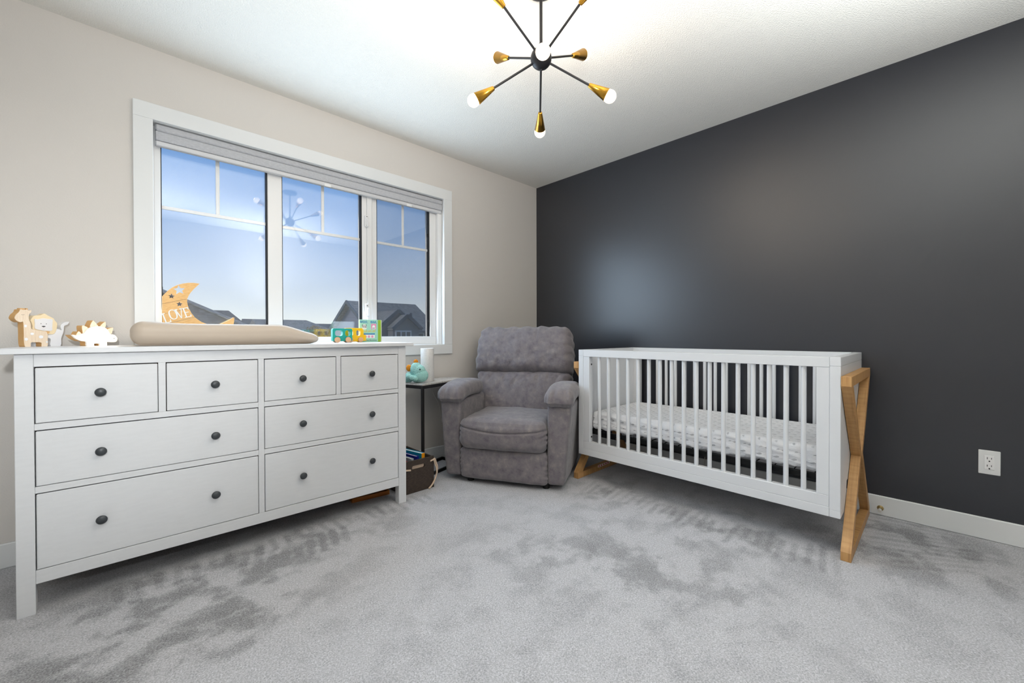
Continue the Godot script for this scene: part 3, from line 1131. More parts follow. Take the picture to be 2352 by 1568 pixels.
func dresser() -> void:
	var o := thing("dresser", "large white eight-drawer dresser with grey knobs under the window", "dresser", DRN, -0.023)
	var w: Material = M.white_furniture
	mi("dresser_top", box_mesh(D(1.554, 0.937, -0.49), D(-0.043, 0.957, 0.020), 0.002), w, o)
	for e in [[1.511, 1.465, 0.0, -0.046], [0.048, 0.0, 0.0, -0.046], [1.511, 1.465, -0.434, -0.48], [0.048, 0.0, -0.434, -0.48]]:
		mi("leg", box_mesh(D(e[0], 0.0, e[3]), D(e[1], 0.9365, e[2]), 0.0015), w, o)
	for s: float in [1.505, 0.030]:
		mi("side_panel", box_mesh(D(s, 0.11, -0.434), D(s - 0.022, 0.9365, -0.046), 0.001), w, o)
	mi("back_panel", box_mesh(D(1.465, 0.11, -0.474), D(0.048, 0.9365, -0.466), 0.0), w, o)
	mi("bottom_panel", box_mesh(D(1.465, 0.115, -0.466), D(0.048, 0.128, -0.024), 0.0), M.dresser_inside, o)
	mi("top_rail", box_mesh(D(1.4648, 0.8905, -0.022), D(0.0482, 0.9365, -0.0015), 0.001), w, o)
	mi("bottom_rail", box_mesh(D(1.4648, 0.108, -0.022), D(0.0482, 0.1565, -0.0015), 0.001), w, o)
	for y: float in [0.6615, 0.4340]:
		mi("rail", box_mesh(D(1.4648, y, -0.022), D(0.7675, y + 0.0235, -0.0015), 0.001), w, o)
		mi("rail", box_mesh(D(0.7430, y, -0.022), D(0.0482, y + 0.0235, -0.0015), 0.001), w, o)
	mi("divider", box_mesh(D(0.7672, 0.1566, -0.022), D(0.7433, 0.8904, -0.0015), 0.001), w, o)
	for s: float in [1.1260, 0.4065]:
		mi("divider", box_mesh(D(s, 0.6851, -0.022), D(s - 0.0235, 0.8904, -0.0015), 0.001), w, o)
	mi("carcass", box_mesh(D(1.4648, 0.13, -0.46), D(0.0482, 0.93, -0.030), 0.0), M.dresser_inside, o)
	var fronts := [[1.4648, 1.1260, 0.6850, 0.8905, [1.295]], [1.1025, 0.7672, 0.6850, 0.8905, [0.935]], [0.7433, 0.4065, 0.6850, 0.8905, [0.575]], [0.3830, 0.0482, 0.6850, 0.8905, [0.2145]],
		[1.4648, 0.7672, 0.4575, 0.6615, [1.295, 0.935]], [0.7433, 0.0482, 0.4575, 0.6615, [0.575, 0.2145]],
		[1.4648, 0.7672, 0.1565, 0.4340, [1.295, 0.935]], [0.7433, 0.0482, 0.1565, 0.4340, [0.575, 0.2145]]]
	var knob := S()
	lathe(knob, [Vector2(0.0085, 0.0), Vector2(0.0075, 0.008), Vector2(0.0115, 0.011), Vector2(0.0160, 0.0145), Vector2(0.0168, 0.0180), Vector2(0.0150, 0.0215), Vector2(0.0100, 0.0240), Vector2(0.0045, 0.0252), Vector2(0, 0.0254)], Vector3.ZERO, Basis(Vector3(1, 0, 0), Vector3(0, 0, 1), Vector3(0, -1, 0)), 28)
	knob.generate_normals()
	var km := knob.commit()
	for f in fronts:
		var d := mi("drawer", box_mesh(D(f[0] - 0.0028, f[2] + 0.0020, -0.024), D(f[1] + 0.0020, f[3] - 0.0042, -0.0015), 0.0022), w, o)
		for s: float in f[4]:
			var kn := mi("knob", km, M.knob_grey, d)
			kn.position = D(s, 0.7855 if f[2] > 0.6 else 0.558 if f[2] > 0.4 else 0.2945, -0.0016)


# ================================================================= crib
func crib() -> void:
	var P := Vector3(-0.38, 0, 1.788)
	var o := thing("crib", "white slatted crib with oak hourglass end frames by the dark wall", "crib", P)
	var w: Material = M.crib_white
	var xa := -0.74 - P.x
	var xb := -0.022 - P.x
	var za := 1.0725 - P.z
	var zb := 2.505 - P.z
	for x: float in [xa, xb - 0.04]:                # front and back sides
		var fb := "front" if x == xa else "back"
		mi("top_rail", box_mesh(Vector3(x, 0.8528, za + 0.0405), Vector3(x + 0.04, 0.8990, zb - 0.0405), 0.0015), w, o)
		mi("bottom_rail", box_mesh(Vector3(x + 0.001, 0.2215, za + 0.0405), Vector3(x + 0.04, 0.2725, zb - 0.0405), 0.0015), w, o)
		mi("apron", box_mesh(Vector3(x, 0.179, za + 0.0405), Vector3(x + 0.04, 0.2210, zb - 0.0405), 0.0015), w, o)
		for z: float in [za + 0.0405, zb - 0.0885]:
			mi("stile", box_mesh(Vector3(x + 0.001, 0.2725, z), Vector3(x + 0.039, 0.8526, z + 0.048), 0.0015), w, o)
		for z: float in [za, zb - 0.040]:
			mi("post", box_mesh(Vector3(x, 0.2125, z), Vector3(x + 0.04, 0.8585, z + 0.040), 0.0015), w, o)
			mi("post_cap", box_mesh(Vector3(x, 0.8588, z), Vector3(x + 0.04, 0.8990, z + 0.040), 0.0015), w, o)
			mi("post_foot", box_mesh(Vector3(x, 0.179, z), Vector3(x + 0.04, 0.2122, z + 0.040), 0.0015), w, o)
		for i in 17:
			var z := lerpf(1.2300, 2.3650, i / 16.0) - P.z
			var st := S()
			rod(st, Vector3(x + 0.02, 0.2725, z), Vector3(x + 0.02, 0.8528, z), 0.0112, 14)
			mi("slat", st, w, o)
	for e in [[za + 0.006, za + 0.034], [zb - 0.034, zb - 0.001]]:   # solid end panels with a top rail
		var st := S()
		var z0: float = e[0]
		var z1: float = e[1]
		var pl := PackedVector2Array([Vector2(xa + 0.0402, 0.179), Vector2(xa + 0.16, 0.179), Vector2(xa + 0.19, 0.305), Vector2(xb - 0.19, 0.305), Vector2(xb - 0.16, 0.179), Vector2(xb - 0.0402, 0.179), Vector2(xb - 0.0402, 0.8582), Vector2(xa + 0.0402, 0.8582)])
		extrude(st, pl, z1 - z0, [], 0.001, z1)
		mi("end_panel", st, w, o)
		mi("end_rail", box_mesh(Vector3(xa + 0.0402, 0.8588, z0), Vector3(xb - 0.0402, 0.8990, z1 + (0.0 if e[0] < 0 else 0.001)), 0.0015), w, o)
	# oak end frames
	for zs in [[zb + 0.001, zb + 0.0385], [za - 0.0385, za - 0.001]]:
		var z0: float = zs[0]
		var z1: float = zs[1]
		var x0 := -0.745 - P.x
		var x1 := -0.042 - P.x
		var xm := (x0 + x1) * 0.5
		var f := mi("end_frame", box_mesh(Vector3(x0, 0.770, z0), Vector3(x1, 0.8150, z1), 0.0015), M.oak, o)
		mi("foot_bar", box_mesh(Vector3(x0, 0.0, z0), Vector3(x1, 0.0410, z1), 0.0015), M.oak, f)
		for sg: float in [-1.0, 1.0]:
			for up in [false, true]:
				var st := S()
				var ya := 0.770 if up else 0.041
				var ex := x0 if sg < 0 else x1
				var tk := 0.046
				var pl := PackedVector2Array([Vector2(ex, ya), Vector2(ex - sg * tk * 1.2, ya), Vector2(xm, 0.406), Vector2(xm + sg * tk, 0.406)])
				extrude(st, pl, z1 - z0, [], 0.001, z1)
				mi("frame_leg", st, M.oak, f)
	var stk := mi("sticker", box_mesh(Vector3(-0.505 - P.x, 0.026, za - 0.0012), Vector3(-0.35 - P.x, 0.042, za - 0.0004), 0.0), M.page_white, o)
	for i in 5:
		mi("print", box_mesh(Vector3(-0.498 - P.x + i * 0.029, 0.030, za - 0.0004), Vector3(-0.480 - P.x + i * 0.029, 0.038, za - 0.0002), 0.0), M.red_book, stk)
	# mattress support of black sprung metal
	var st := S()
	for x: float in [xa + 0.055, xb - 0.067]:
		bb(st, Vector3(x, 0.318, za + 0.05), Vector3(x + 0.012, 0.346, zb - 0.05), 0.002)
	for z: float in [za + 0.05, zb - 0.062]:
		bb(st, Vector3(xa + 0.055, 0.318, z), Vector3(xb - 0.055, 0.346, z + 0.012), 0.002)
	mi("support_frame", st, M.black_metal, o)
	for i in 16:
		st = S()
		var z := za + 0.10 + i * 0.082
		rod(st, Vector3(xa + 0.064, 0.350, z), Vector3(xb - 0.064, 0.350, z), 0.003, 6)
		mi("support_wire", st, M.black_metal, o)
	for e in [[xa + 0.026, za + 0.0886, 0.80], [xa + 0.026, za + 0.0886, 0.305]]:
		st = S()
		rod(st, Vector3(e[0], e[2], e[1]), Vector3(e[0], e[2], e[1] + 0.002), 0.006, 10)
		mi("bolt_hole", st, M.plastic_black, o)
	# mattress in its fitted sheet
	var n := noise(41, 5.0, 3)
	var size := Vector3(0.612, 0.122, 1.295)
	var df := func(p: Vector3, d: Vector3) -> Vector3:
		var q := p
		if d.y < 0.7:                                # gathered sides
			var k := 0.0055 * n.get_noise_3d(p.x * 0.5, p.y * 7.0 + p.z * 1.2, p.z * 0.7) * (1.0 - maxf(0.0, d.y))
			q += d * k * 2.0
			if d.y < -0.3:
				q.y += 0.012 * n.get_noise_2d(p.z * 2.2, p.x) + 0.004
		else:
			q.y += 0.004 * (1.0 - pow(absf(p.z) / 0.65, 2.0)) + 0.0015 * n.get_noise_3d(p.x * 1.0, 0, p.z * 0.7)
		return q
	var uvf := func(p: Vector3) -> Vector2:
		return Vector2(p.z / 0.15, (p.y - p.x) / 0.075 if absf(p.x) < 0.3 else (p.y + 0.3) / 0.075)
	var mt := thing("crib_mattress", "crib mattress in a white fitted sheet printed with grey feathers", "mattress", Vector3(-0.381, 0.352, 1.788))
	mi("fitted_sheet", cushion(size, 0.028, df, Vector3i(16, 14, 90), 4, uvf, Transform3D(Basis(), Vector3(0, 0.061, 0))), M.sheet, mt)


# ================================================================= recliner
func recliner() -> void:
	var o := thing("recliner", "grey suede recliner with padded arms between table and crib", "armchair", Vector3(-1.209, 0, 0.799), 0.0)
	o.basis = Basis(Vector3(0.485, 0, 0.8745), Vector3.UP, Vector3(-0.8745, 0, 0.485))
	var m: Material = M.grey_suede
	var n := noise(51, 3.0, 3)
	var nf := noise(52, 9.0, 2)
	# arms: flared boxes
	for sg: float in [-1.0, 1.0]:
		var df := func(p: Vector3, d: Vector3) -> Vector3:
			var q := p
			var t := (p.y + 0.26) / 0.52
			if p.x * sg > 0.0:
				q.x += sg * (0.045 * t - 0.006)
			q += d * 0.005 * n.get_noise_3d(p.x + sg, p.y, p.z)
			q.z += 0.012 * sin(PI * t) if d.z > 0.5 else 0.0
			return q
		mi("arm", cushion(Vector3(0.120, 0.52, 0.66), 0.022, df, Vector3i(6, 14, 14), 3, null, Transform3D(Basis(), Vector3(sg * 0.360, 0.295, -0.335))), m, o)
		var dp := func(p: Vector3, d: Vector3) -> Vector3:
			var q := p
			var t := clampf((p.z + 0.23) / 0.46, 0.0, 1.0)
			q.y += 0.016 * cos(p.x * 12.0) + 0.010 * sin(PI * t) - 0.035 * pow(t, 4.0)
			if t > 0.55:                                 # gathers at the rolled front
				var k := (t - 0.55) / 0.45
				q += d * 0.0035 * k * clampf(d.z + 0.3, 0.0, 1.0) * sin(p.x * 110.0 + 3.0 * nf.get_noise_2d(p.x, p.y))
			if d.y < -0.2 and d.z > 0.0:
				q.y += 0.012 * d.z
			q += d * 0.006 * n.get_noise_3d(p.x + sg * 3.0, p.y, p.z)
			return q
		mi("arm_pad", cushion(Vector3(0.192, 0.118, 0.46), 0.052, dp, Vector3i(16, 6, 22), 8, null, Transform3D(Basis(Vector3.RIGHT, -0.02), Vector3(sg * 0.378, 0.597, -0.195))), m, o)
	# footrest panel
	var dl := func(p: Vector3, d: Vector3) -> Vector3:
		var q := p
		if d.z > 0.2:
			q.z += 0.022 * cos(p.x * 4.6) * cos(p.y * 11.0)
		var ed := exp(-(0.305 - absf(p.x)) / 0.018)
		q += d * (0.004 * sin(p.y * 190.0 + 4.0 * nf.get_noise_2d(p.y, p.x)) * ed + 0.005 * n.get_noise_3d(p.x * 1.5, p.y * 1.5, 2.0))
		return q
	mi("footrest", cushion(Vector3(0.606, 0.212, 0.13), 0.030, dl, Vector3i(40, 24, 4), 4, null, Transform3D(Basis(), Vector3(0, 0.136, -0.050))), m, o)
	# seat cushion with a smile-shaped seam across the front
	var dse := func(p: Vector3, d: Vector3) -> Vector3:
		var q := p
		if d.z > 0.0:
			q.z += 0.030 * cos(p.x * 4.4) * cos(p.y * 9.0) * d.z
			q.y += 0.014 * pow(absf(p.x) / 0.3, 2.0) * d.z
		if d.y > 0.5:
			q.y += 0.022 * cos(p.x * 4.6) * cos((p.z - 0.02) * 4.0)
		var ys := 0.026 + 0.030 * pow(p.x / 0.3, 2.0)
		var sd := q.y - ys
		if d.z > 0.3:
			q -= d * 0.0085 * exp(-sd * sd / 0.00004)
		var ed := exp(-(0.303 - absf(p.x)) / 0.022)
		q += d * (0.005 * sin(p.y * 150.0 + p.z * 90.0 + 4.0 * nf.get_noise_2d(p.y, p.z)) * ed + 0.005 * n.get_noise_3d(p.x * 1.3, p.y * 1.3, p.z * 1.3))
		return q
	mi("seat", cushion(Vector3(0.600, 0.202, 0.56), 0.055, dse, Vector3i(44, 34, 18), 7, null, Transform3D(Basis(), Vector3(0, 0.337, -0.232))), m, o)
	# backrest: lower cushion flaring upwards and a full head pillow
	var lean := Basis(Vector3.RIGHT, -0.24)
	var dlb := func(p: Vector3, d: Vector3) -> Vector3:
		var q := p
		var t := (p.y + 0.20) / 0.40
		q.x *= lerpf(0.80, 1.06, clampf(t * 1.15, 0.0, 1.0))
		if d.z > 0.0:
			q.z += d.z * (0.030 * cos(p.x * 3.6) * sin(PI * clampf(t, 0.05, 1.0)))
			var e := exp(-(1.0 - t) / 0.30)
			var ph := p.x * 40.0 * (1.0 + 0.5 * (1.0 - t)) + 5.0 * n.get_noise_2d(p.x * 2.0, t * 0.6)
			q.z += d.z * (0.018 * e * pow(absf(sin(ph * 0.5)), 0.6) + 0.010 * e * n.get_noise_2d(p.x * 9.0, t * 1.5)) * sin(PI * clampf((1.0 - t) * 2.0 + 0.1, 0.0, 1.0))
		q += d * (0.010 * n.get_noise_3d(p.x * 1.6, p.y * 1.6, 5.0) + 0.004 * nf.get_noise_3d(p.x * 1.4, p.y, 5.0))
		return q
	mi("backrest", cushion(Vector3(0.720, 0.40, 0.20), 0.050, dlb, Vector3i(70, 36, 5), 6, null, Transform3D(lean, Vector3(-0.005, 0.515, -0.560))), m, o)
	var dhp := func(p: Vector3, d: Vector3) -> Vector3:
		var q := p
		var t := (p.y + 0.19) / 0.38
		q.x *= lerpf(1.03, 0.955, t) * (1.0 + 0.012 * sin(t * 30.0 + n.get_noise_1d(p.y * 4.0)) * smoothstep(0.3, 0.38, absf(p.x)))
		if d.z > 0.0:
			q.z += d.z * (0.045 * sin(PI * clampf(t * 0.85 + 0.10, 0.0, 1.0)) * pow(cos(clampf(p.x * 3.2, -1.4, 1.4)), 0.6))
			var e := exp(-t / 0.13)
			var e2 := exp(-(1.0 - t) / 0.12)
			var ph := p.x * 38.0 + 4.0 * n.get_noise_2d(p.x * 1.6, 4.0)
			q.z -= d.z * 0.024 * (e * pow(absf(sin(ph * 0.5 + p.x * p.y * 40.0)), 3.0) + 0.7 * e2 * pow(absf(sin(ph * 0.42)), 4.0))
		if d.y > 0.4:
			q.y += 0.006 * sin(p.x * 55.0 + 3.0 * n.get_noise_2d(p.x, 9.0)) * d.y + 0.006 * cos(p.x * 3.0)
		q += d * (0.012 * n.get_noise_3d(p.x * 1.4, p.y * 1.4, 8.0) + 0.004 * nf.get_noise_3d(p.x * 1.2, p.y * 1.6, 8.0))
		return q
	mi("head_pillow", cushion(Vector3(0.780, 0.37, 0.23), 0.062, dhp, Vector3i(70, 36, 5), 7, null, Transform3D(lean, Vector3(-0.012, 0.868, -0.632))), m, o)
	mi("back_shell", cushion(Vector3(0.72, 0.62, 0.10), 0.03, null, Vector3i(6, 6, 3), 3, null, Transform3D(lean, Vector3(0, 0.66, -0.70))), m, o)
	mi("base", box_mesh(Vector3(-0.30, 0.04, -0.60), Vector3(0.30, 0.24, -0.10), 0.005), m, o)
	for e in [[-0.245, -0.05], [0.285, -0.05], [-0.28, -0.55], [0.28, -0.55]]:
		var st := S()
		rod(st, Vector3(e[0], 0.0, e[1]), Vector3(e[0], 0.042, e[1]), 0.022, 12, 0.026)
		mi("foot", st, M.plastic_black, o)


# ================================================================= chandelier
func chandelier() -> void:
	var hub := Vector3(-1.7535, 2.1648, 1.6374)
	var o := thing("chandelier", "black and brass starburst chandelier with eight round glowing bulbs", "chandelier", Vector3(hub.x, H, hub.z))
	var hc := hub - Vector3(hub.x, H, hub.z)
	var st := S()
	lathe(st, [Vector2(0, -0.026), Vector2(0.048, -0.026), Vector2(0.0625, -0.020), Vector2(0.0650, -0.012), Vector2(0.0650, 0.0)], Vector3.ZERO, Basis(), 36)
	mi("canopy", st, M.bronze_metal, o)
	st = S()
	rod(st, Vector3(0, -0.02, 0), hc + Vector3(0, 0.03, 0), 0.0065, 14)
	rod(st, hc + Vector3(0, 0.042, 0), hc + Vector3(0, 0.060, 0), 0.010, 14)
	mi("stem", st, M.bronze_metal, o)
	st = S()
	ball(st, hc, 0.0445, Vector3.ONE, 14, 28)
	var hb := mi("hub", st, M.bronze_metal, o)
	st = S()
	ball(st, hc + Vector3(0, -0.047, 0), 0.006, Vector3.ONE, 6, 10)
	mi("finial", st, M.bronze_metal, hb)
	var yaw := 0.76832
	var f0 := Vector3(sin(yaw), 0, -cos(yaw))
	var r0 := Vector3(cos(yaw), 0, sin(yaw))
	for k in 8:
		var lower := k < 4
		var az := 0.0489 + (k * PI / 2 if lower else PI / 4 + (k - 4) * PI / 2)
		var el := deg_to_rad(-30.4) if lower else deg_to_rad(27.1)
		var d := (f0 * cos(az) + r0 * sin(az)) * cos(el) + Vector3.UP * sin(el)
		var fr := frame_of(d)
		st = S()
		rod(st, hc + d * 0.040, hc + d * 0.240, 0.0046, 12)
		mi("arm", st, M.bronze_metal, o)
		st = S()
		lathe(st, [Vector2(0, 0.232), Vector2(0.0085, 0.232), Vector2(0.0095, 0.236), Vector2(0.0255, 0.318), Vector2(0.0245, 0.318), Vector2(0.010, 0.250)], hc, fr, 28, -1 if false else 0)
		mi("socket_cone", st, M.brass, o)
		st = S()
		var pr := [Vector2(0.012, 0.290), Vector2(0.0235, 0.312)]
		for i in 10:
			var t := -0.35 + (PI / 2 + 0.35) * i / 9.0
			pr.append(Vector2(maxf(0.0, cos(t)) * 0.0265 if i < 9 else 0.0, 0.332 + sin(t) * 0.0265))
		lathe(st, pr, hc, fr, 24)
		var bu := mi("bulb", st, M.bulb_glow, o)
		var l := OmniLight3D.new()
		l.name = "bulb_light"
		bu.add_child(l)
		l.position = hc + d * 0.335
		l.light_color = Color(1.0, 0.93, 0.85)
		l.light_energy = E_LAMP
		l.light_size = 0.024
		l.omni_range = 12.0
		l.omni_attenuation = 2.0
		l.shadow_enabled = true


# ================================================================= side table, lamp, plush
func side_table() -> void:
	var ax := Vector3(0.9646, 0, -0.2637)            # along the long side
	var az := Vector3(0.2637, 0, 0.9646)             # towards the room
	var o := thing("side_table", "narrow black metal side table with pale stone top beside recliner", "table", Vector3(-1.525, 0, 0.330))
	o.basis = Basis(ax, Vector3.UP, az)
	mi("table_top", box_mesh(Vector3(0, 0.650, -0.205), Vector3(0.477, 0.662, 0.0), 0.002), M.stone_top, o)
	var st := S()
	for e in [[Vector3(0.002, 0.628, -0.018), Vector3(0.475, 0.650, 0.0)], [Vector3(0.002, 0.628, -0.203), Vector3(0.475, 0.650, -0.187)], [Vector3(0.457, 0.628, -0.187), Vector3(0.475, 0.650, -0.018)], [Vector3(0.002, 0.628, -0.187), Vector3(0.018, 0.650, -0.018)]]:
		bb(st, e[0], e[1], 0.001)
	mi("top_frame", st, M.bronze_metal, o)
	for z: float in [-0.0185, -0.203]:
		mi("leg", box_mesh(Vector3(0.002, 0.0, z), Vector3(0.0195, 0.628, z + 0.0175), 0.001), M.bronze_metal, o)
		mi("base_bar", box_mesh(Vector3(0.0195, 0.0, z), Vector3(0.44, 0.020, z + 0.0175), 0.001), M.black_metal, o)
	mi("base_bar", box_mesh(Vector3(0.422, 0.0, -0.185), Vector3(0.44, 0.020, -0.019), 0.001), M.black_metal, o)
	var lc := Vector3(-1.385, 0.662, 0.170)
	var lp := thing("cylinder_lamp", "tall white speckled cylinder lamp on the stone side table", "lamp", lc)
	st = S()
	lathe(st, [Vector2(0, 0), Vector2(0.0465, 0), Vector2(0.0485, 0.002), Vector2(0.0485, 0.240), Vector2(0.0465, 0.243), Vector2(0.0440, 0.243), Vector2(0.0440, 0.20), Vector2(0, 0.20)], Vector3.ZERO, Basis(), 40, 0)
	mi("shade", st, M.speckled_stone, lp)
	st = S()
	tube(st, [lc + Vector3(0.02, 0.006, -0.05) - lc, Vector3(0.05, 0.002, -0.10), Vector3(0.125, -0.05, -0.145), Vector3(0.15, -0.13, -0.145), Vector3(0.195, -0.21, -0.145), Vector3(0.23, -0.36, -0.145)], 0.0025, 8)
	mi("cord", st, M.cord_white, lp)
	# crocheted dinosaur
	var pc := Vector3(-1.487, 0.662, 0.236)
	var o2 := thing("plush_dinosaur", "mint green crocheted dinosaur with orange spikes beside the cylinder lamp", "plush toy", pc)
	o2.basis = Basis(Vector3(0.7191, 0, 0.6949), Vector3.UP, Vector3(-0.6949, 0, 0.7191))
	var n := noise(61, 60.0, 1)
	st = S()
	ball(st, Vector3(0.006, 0.052, 0.0), 0.052, Vector3(1.02, 0.92, 0.85), 18, 26)
	ball(st, Vector3(-0.028, 0.095, -0.004), 0.042, Vector3(1.0, 1.25, 0.85), 18, 26)
	ball(st, Vector3(-0.006, 0.080, 0.002), 0.044, Vector3(1.05, 1.15, 0.85), 18, 26)
	ball(st, Vector3(0.022, 0.050, 0.006), 0.036, Vector3(1.0, 0.95, 0.85), 18, 26)
	ball(st, Vector3(-0.020, 0.036, -0.006), 0.040, Vector3(1.2, 0.9, 0.8), 16, 24)
	mi("body", st, M.teal_yarn, o2)
	st = S()
	ball(st, Vector3(-0.070, 0.046, 0.034), 0.021, Vector3(1.0, 1.0, 0.9), 12, 18)
	ball(st, Vector3(-0.048, 0.040, 0.038), 0.021, Vector3(1.2, 0.95, 0.9), 12, 18)
	ball(st, Vector3(-0.026, 0.034, 0.040), 0.020, Vector3(1.0, 1.0, 0.9), 12, 18)
	mi("arm", st, M.teal_yarn, o2)
	st = S()
	ball(st, Vector3(-0.078, 0.040, -0.010), 0.036, Vector3(0.9, 1.05, 0.8), 14, 20)
	ball(st, Vector3(-0.098, 0.026, -0.012), 0.026, Vector3(1.1, 0.95, 0.8), 14, 20)
	mi("tail", st, M.teal_yarn, o2)
	for e in [[Vector3(-0.030, 0.148, -0.002), 0.017], [Vector3(-0.080, 0.105, -0.006), 0.021]]:
		st = S()
		ball(st, e[0], e[1], Vector3(1.0, 1.15, 0.6), 12, 16)
		mi("spike", st, M.orange_yarn, o2)
	st = S()
	ball(st, Vector3(0.008, 0.098, 0.038), 0.0052, Vector3.ONE, 8, 12)
	mi("eye", st, M.plastic_black, o2)


# ================================================================= crate and what is in it
func crate() -> void:
	var x0 := -1.772
	var x1 := -1.542
	var z0 := 0.150
	var z1 := 0.494
	var hh := 0.205
	var P := Vector3((x0 + x1) / 2, 0, (z0 + z1) / 2)
	var o := thing("book_crate", "dark brown wooden crate of books with cloth tie between dresser and table", "crate", P)
	var hx := (x1 - x0) / 2
	var hz := (z1 - z0) / 2
	var st := S()
	var hole := round_rect(Vector2(-0.048, 0.148), Vector2(0.046, 0.172), 0.011)
	var ol := PackedVector2Array([Vector2(-hx, 0), Vector2(hx, 0), Vector2(hx, hh), Vector2(-hx, hh)])
	extrude(st, ol, 0.012, [dense(hole, 0.006)], 0.0006, hz, 0.012)
	mi("front_board", st, M.dark_wood, o)
	mi("back_board", box_mesh(Vector3(-hx, 0, -hz), Vector3(hx, hh, -hz + 0.012), 0.001), M.dark_wood, o)
	for x: float in [-hx, hx - 0.011]:
		mi("side_board", box_mesh(Vector3(x, 0.006, -hz + 0.0121), Vector3(x + 0.011, hh - 0.002, hz - 0.0125), 0.001), M.dark_wood, o)
	mi("bottom_board", box_mesh(Vector3(-hx + 0.011, 0.004, -hz + 0.012), Vector3(hx - 0.011, 0.014, hz - 0.0125), 0.0), M.dark_wood, o)
	mi("lining", box_mesh(Vector3(-0.070, 0.10, hz - 0.0152), Vector3(0.060, 0.19, hz - 0.0128), 0.0), M.canvas, o)
	st = S()
	tube(st, [Vector3(hx - 0.030, 0.178, hz + 0.004), Vector3(hx - 0.012, 0.183, hz + 0.007), Vector3(hx + 0.004, 0.186, hz + 0.004), Vector3(hx + 0.014, 0.160, hz + 0.002), Vector3(hx + 0.022, 0.124, hz + 0.006), Vector3(hx + 0.008, 0.066, hz + 0.008), Vector3(hx - 0.018, 0.026, hz + 0.010), Vector3(hx - 0.050, 0.006, hz + 0.016)], 0.0055, 8)
	tube(st, [Vector3(hx - 0.006, 0.186, hz + 0.008), Vector3(hx + 0.002, 0.150, hz + 0.010), Vector3(hx + 0.012, 0.128, hz + 0.010), Vector3(hx + 0.016, 0.090, hz + 0.012)], 0.005, 8)
	mi("cloth_tie", st, M.canvas, o)
	st = S()
	tube(st, [Vector3(-0.108, 0.158, hz + 0.004), Vector3(-0.085, 0.154, hz + 0.006), Vector3(-0.062, 0.150, hz + 0.005)], 0.006, 8)
	mi("strap_end", st, M.canvas, o)
	# books, spines to the front
	var bs := [["cyan_book", "orange_book", Vector3(-1.612, 0.0145, 0.345), 0.028, 0.208, 0.200, 0.20, "turquoise book with orange spine standing rightmost in the crate"],
		["navy_book", "navy_book", Vector3(-1.655, 0.0145, 0.360), 0.020, 0.200, 0.190, 0.16, "navy blue book standing second from right in the crate"],
		["grey_book", "grey_book", Vector3(-1.693, 0.0145, 0.372), 0.018, 0.194, 0.180, 0.12, "pale grey picture book between navy and red books"],
		["red_book", "red_book", Vector3(-1.728, 0.0145, 0.385), 0.018, 0.182, 0.170, 0.06, "red book standing leftmost in the brown crate"]]
	for b in bs:
		var k := thing("book", b[7], "book", b[2], b[6], "books in the brown crate")
		var w: float = b[3]
		var h: float = b[4]
		var l: float = b[5]
		for sx: float in [-1.0, 1.0]:
			mi("cover", box_mesh(Vector3(sx * w / 2, 0, -l / 2), Vector3(sx * (w / 2 - 0.003), h, l / 2), 0.0005), M[b[0]], k)
		mi("spine", box_mesh(Vector3(-w / 2, 0, l / 2 - 0.004), Vector3(w / 2, h, l / 2 + 0.0005), 0.001), M[b[1]], k)
		mi("pages", box_mesh(Vector3(-w / 2 + 0.003, 0.003, -l / 2 + 0.004), Vector3(w / 2 - 0.003, h - 0.004, l / 2 - 0.005), 0.0), M.page_white, k)
	var dl := thing("doll", "small soft doll with knitted hat slumped behind crate books", "doll", Vector3(-1.690, 0.0145, 0.203))
	st = S()
	ball(st, Vector3(0, 0.09, 0), 0.042, Vector3(1.0, 2.0, 0.75), 14, 18)
	mi("body", st, M.canvas, dl)
	st = S()
	ball(st, Vector3(0.012, 0.212, 0.006), 0.038, Vector3(1.0, 0.95, 0.9), 14, 20)
	mi("head", st, M.doll_skin, dl)
	st = S()
	ball(st, Vector3(0.004, 0.232, 0.0), 0.039, Vector3(1.0, 0.75, 0.95), 14, 20)
	mi("hat", st, M.doll_hat, dl)
	st = S()
	tube(st, [Vector3(0.03, 0.16, 0.02), Vector3(0.06, 0.185, 0.045), Vector3(0.075, 0.178, 0.07)], 0.014, 10)
	mi("arm", st, M.doll_skin, dl)
	# wooden tray under the dresser
	var t := thing("wooden_tray", "shallow amber wooden tray on the carpet under the dresser", "tray", Vector3(-1.945, 0, 0.285), -0.12)
	mi("tray_floor", box_mesh(Vector3(-0.075, 0.003, -0.11), Vector3(0.135, 0.009, 0.105), 0.0), M.amber_wood, t)
	for e in [[Vector3(-0.075, 0, 0.095), Vector3(0.135, 0.026, 0.105)], [Vector3(-0.075, 0, -0.12), Vector3(0.135, 0.026, -0.11)], [Vector3(-0.085, 0, -0.12), Vector3(-0.075, 0.026, 0.105)], [Vector3(0.135, 0, -0.12), Vector3(0.145, 0.026, 0.105)]]:
		mi("tray_side", box_mesh(e[0], e[1], 0.0015), M.amber_wood, t)


# ================================================================= things on the dresser and sill
func flat(st: SurfaceTool, pl: PackedVector2Array, z: float, t := 0.0008) -> void:
	extrude(st, pl, t, [], 0.0001, z + t)


func star(c: Vector2, r: float, rot: float) -> PackedVector2Array:
	var out := PackedVector2Array()
	for i in 10:
		var a := rot + TAU * i / 10.0 + PI / 2
		out.append(c + Vector2(cos(a), sin(a)) * (r if i % 2 == 0 else r * 0.47))
	return out


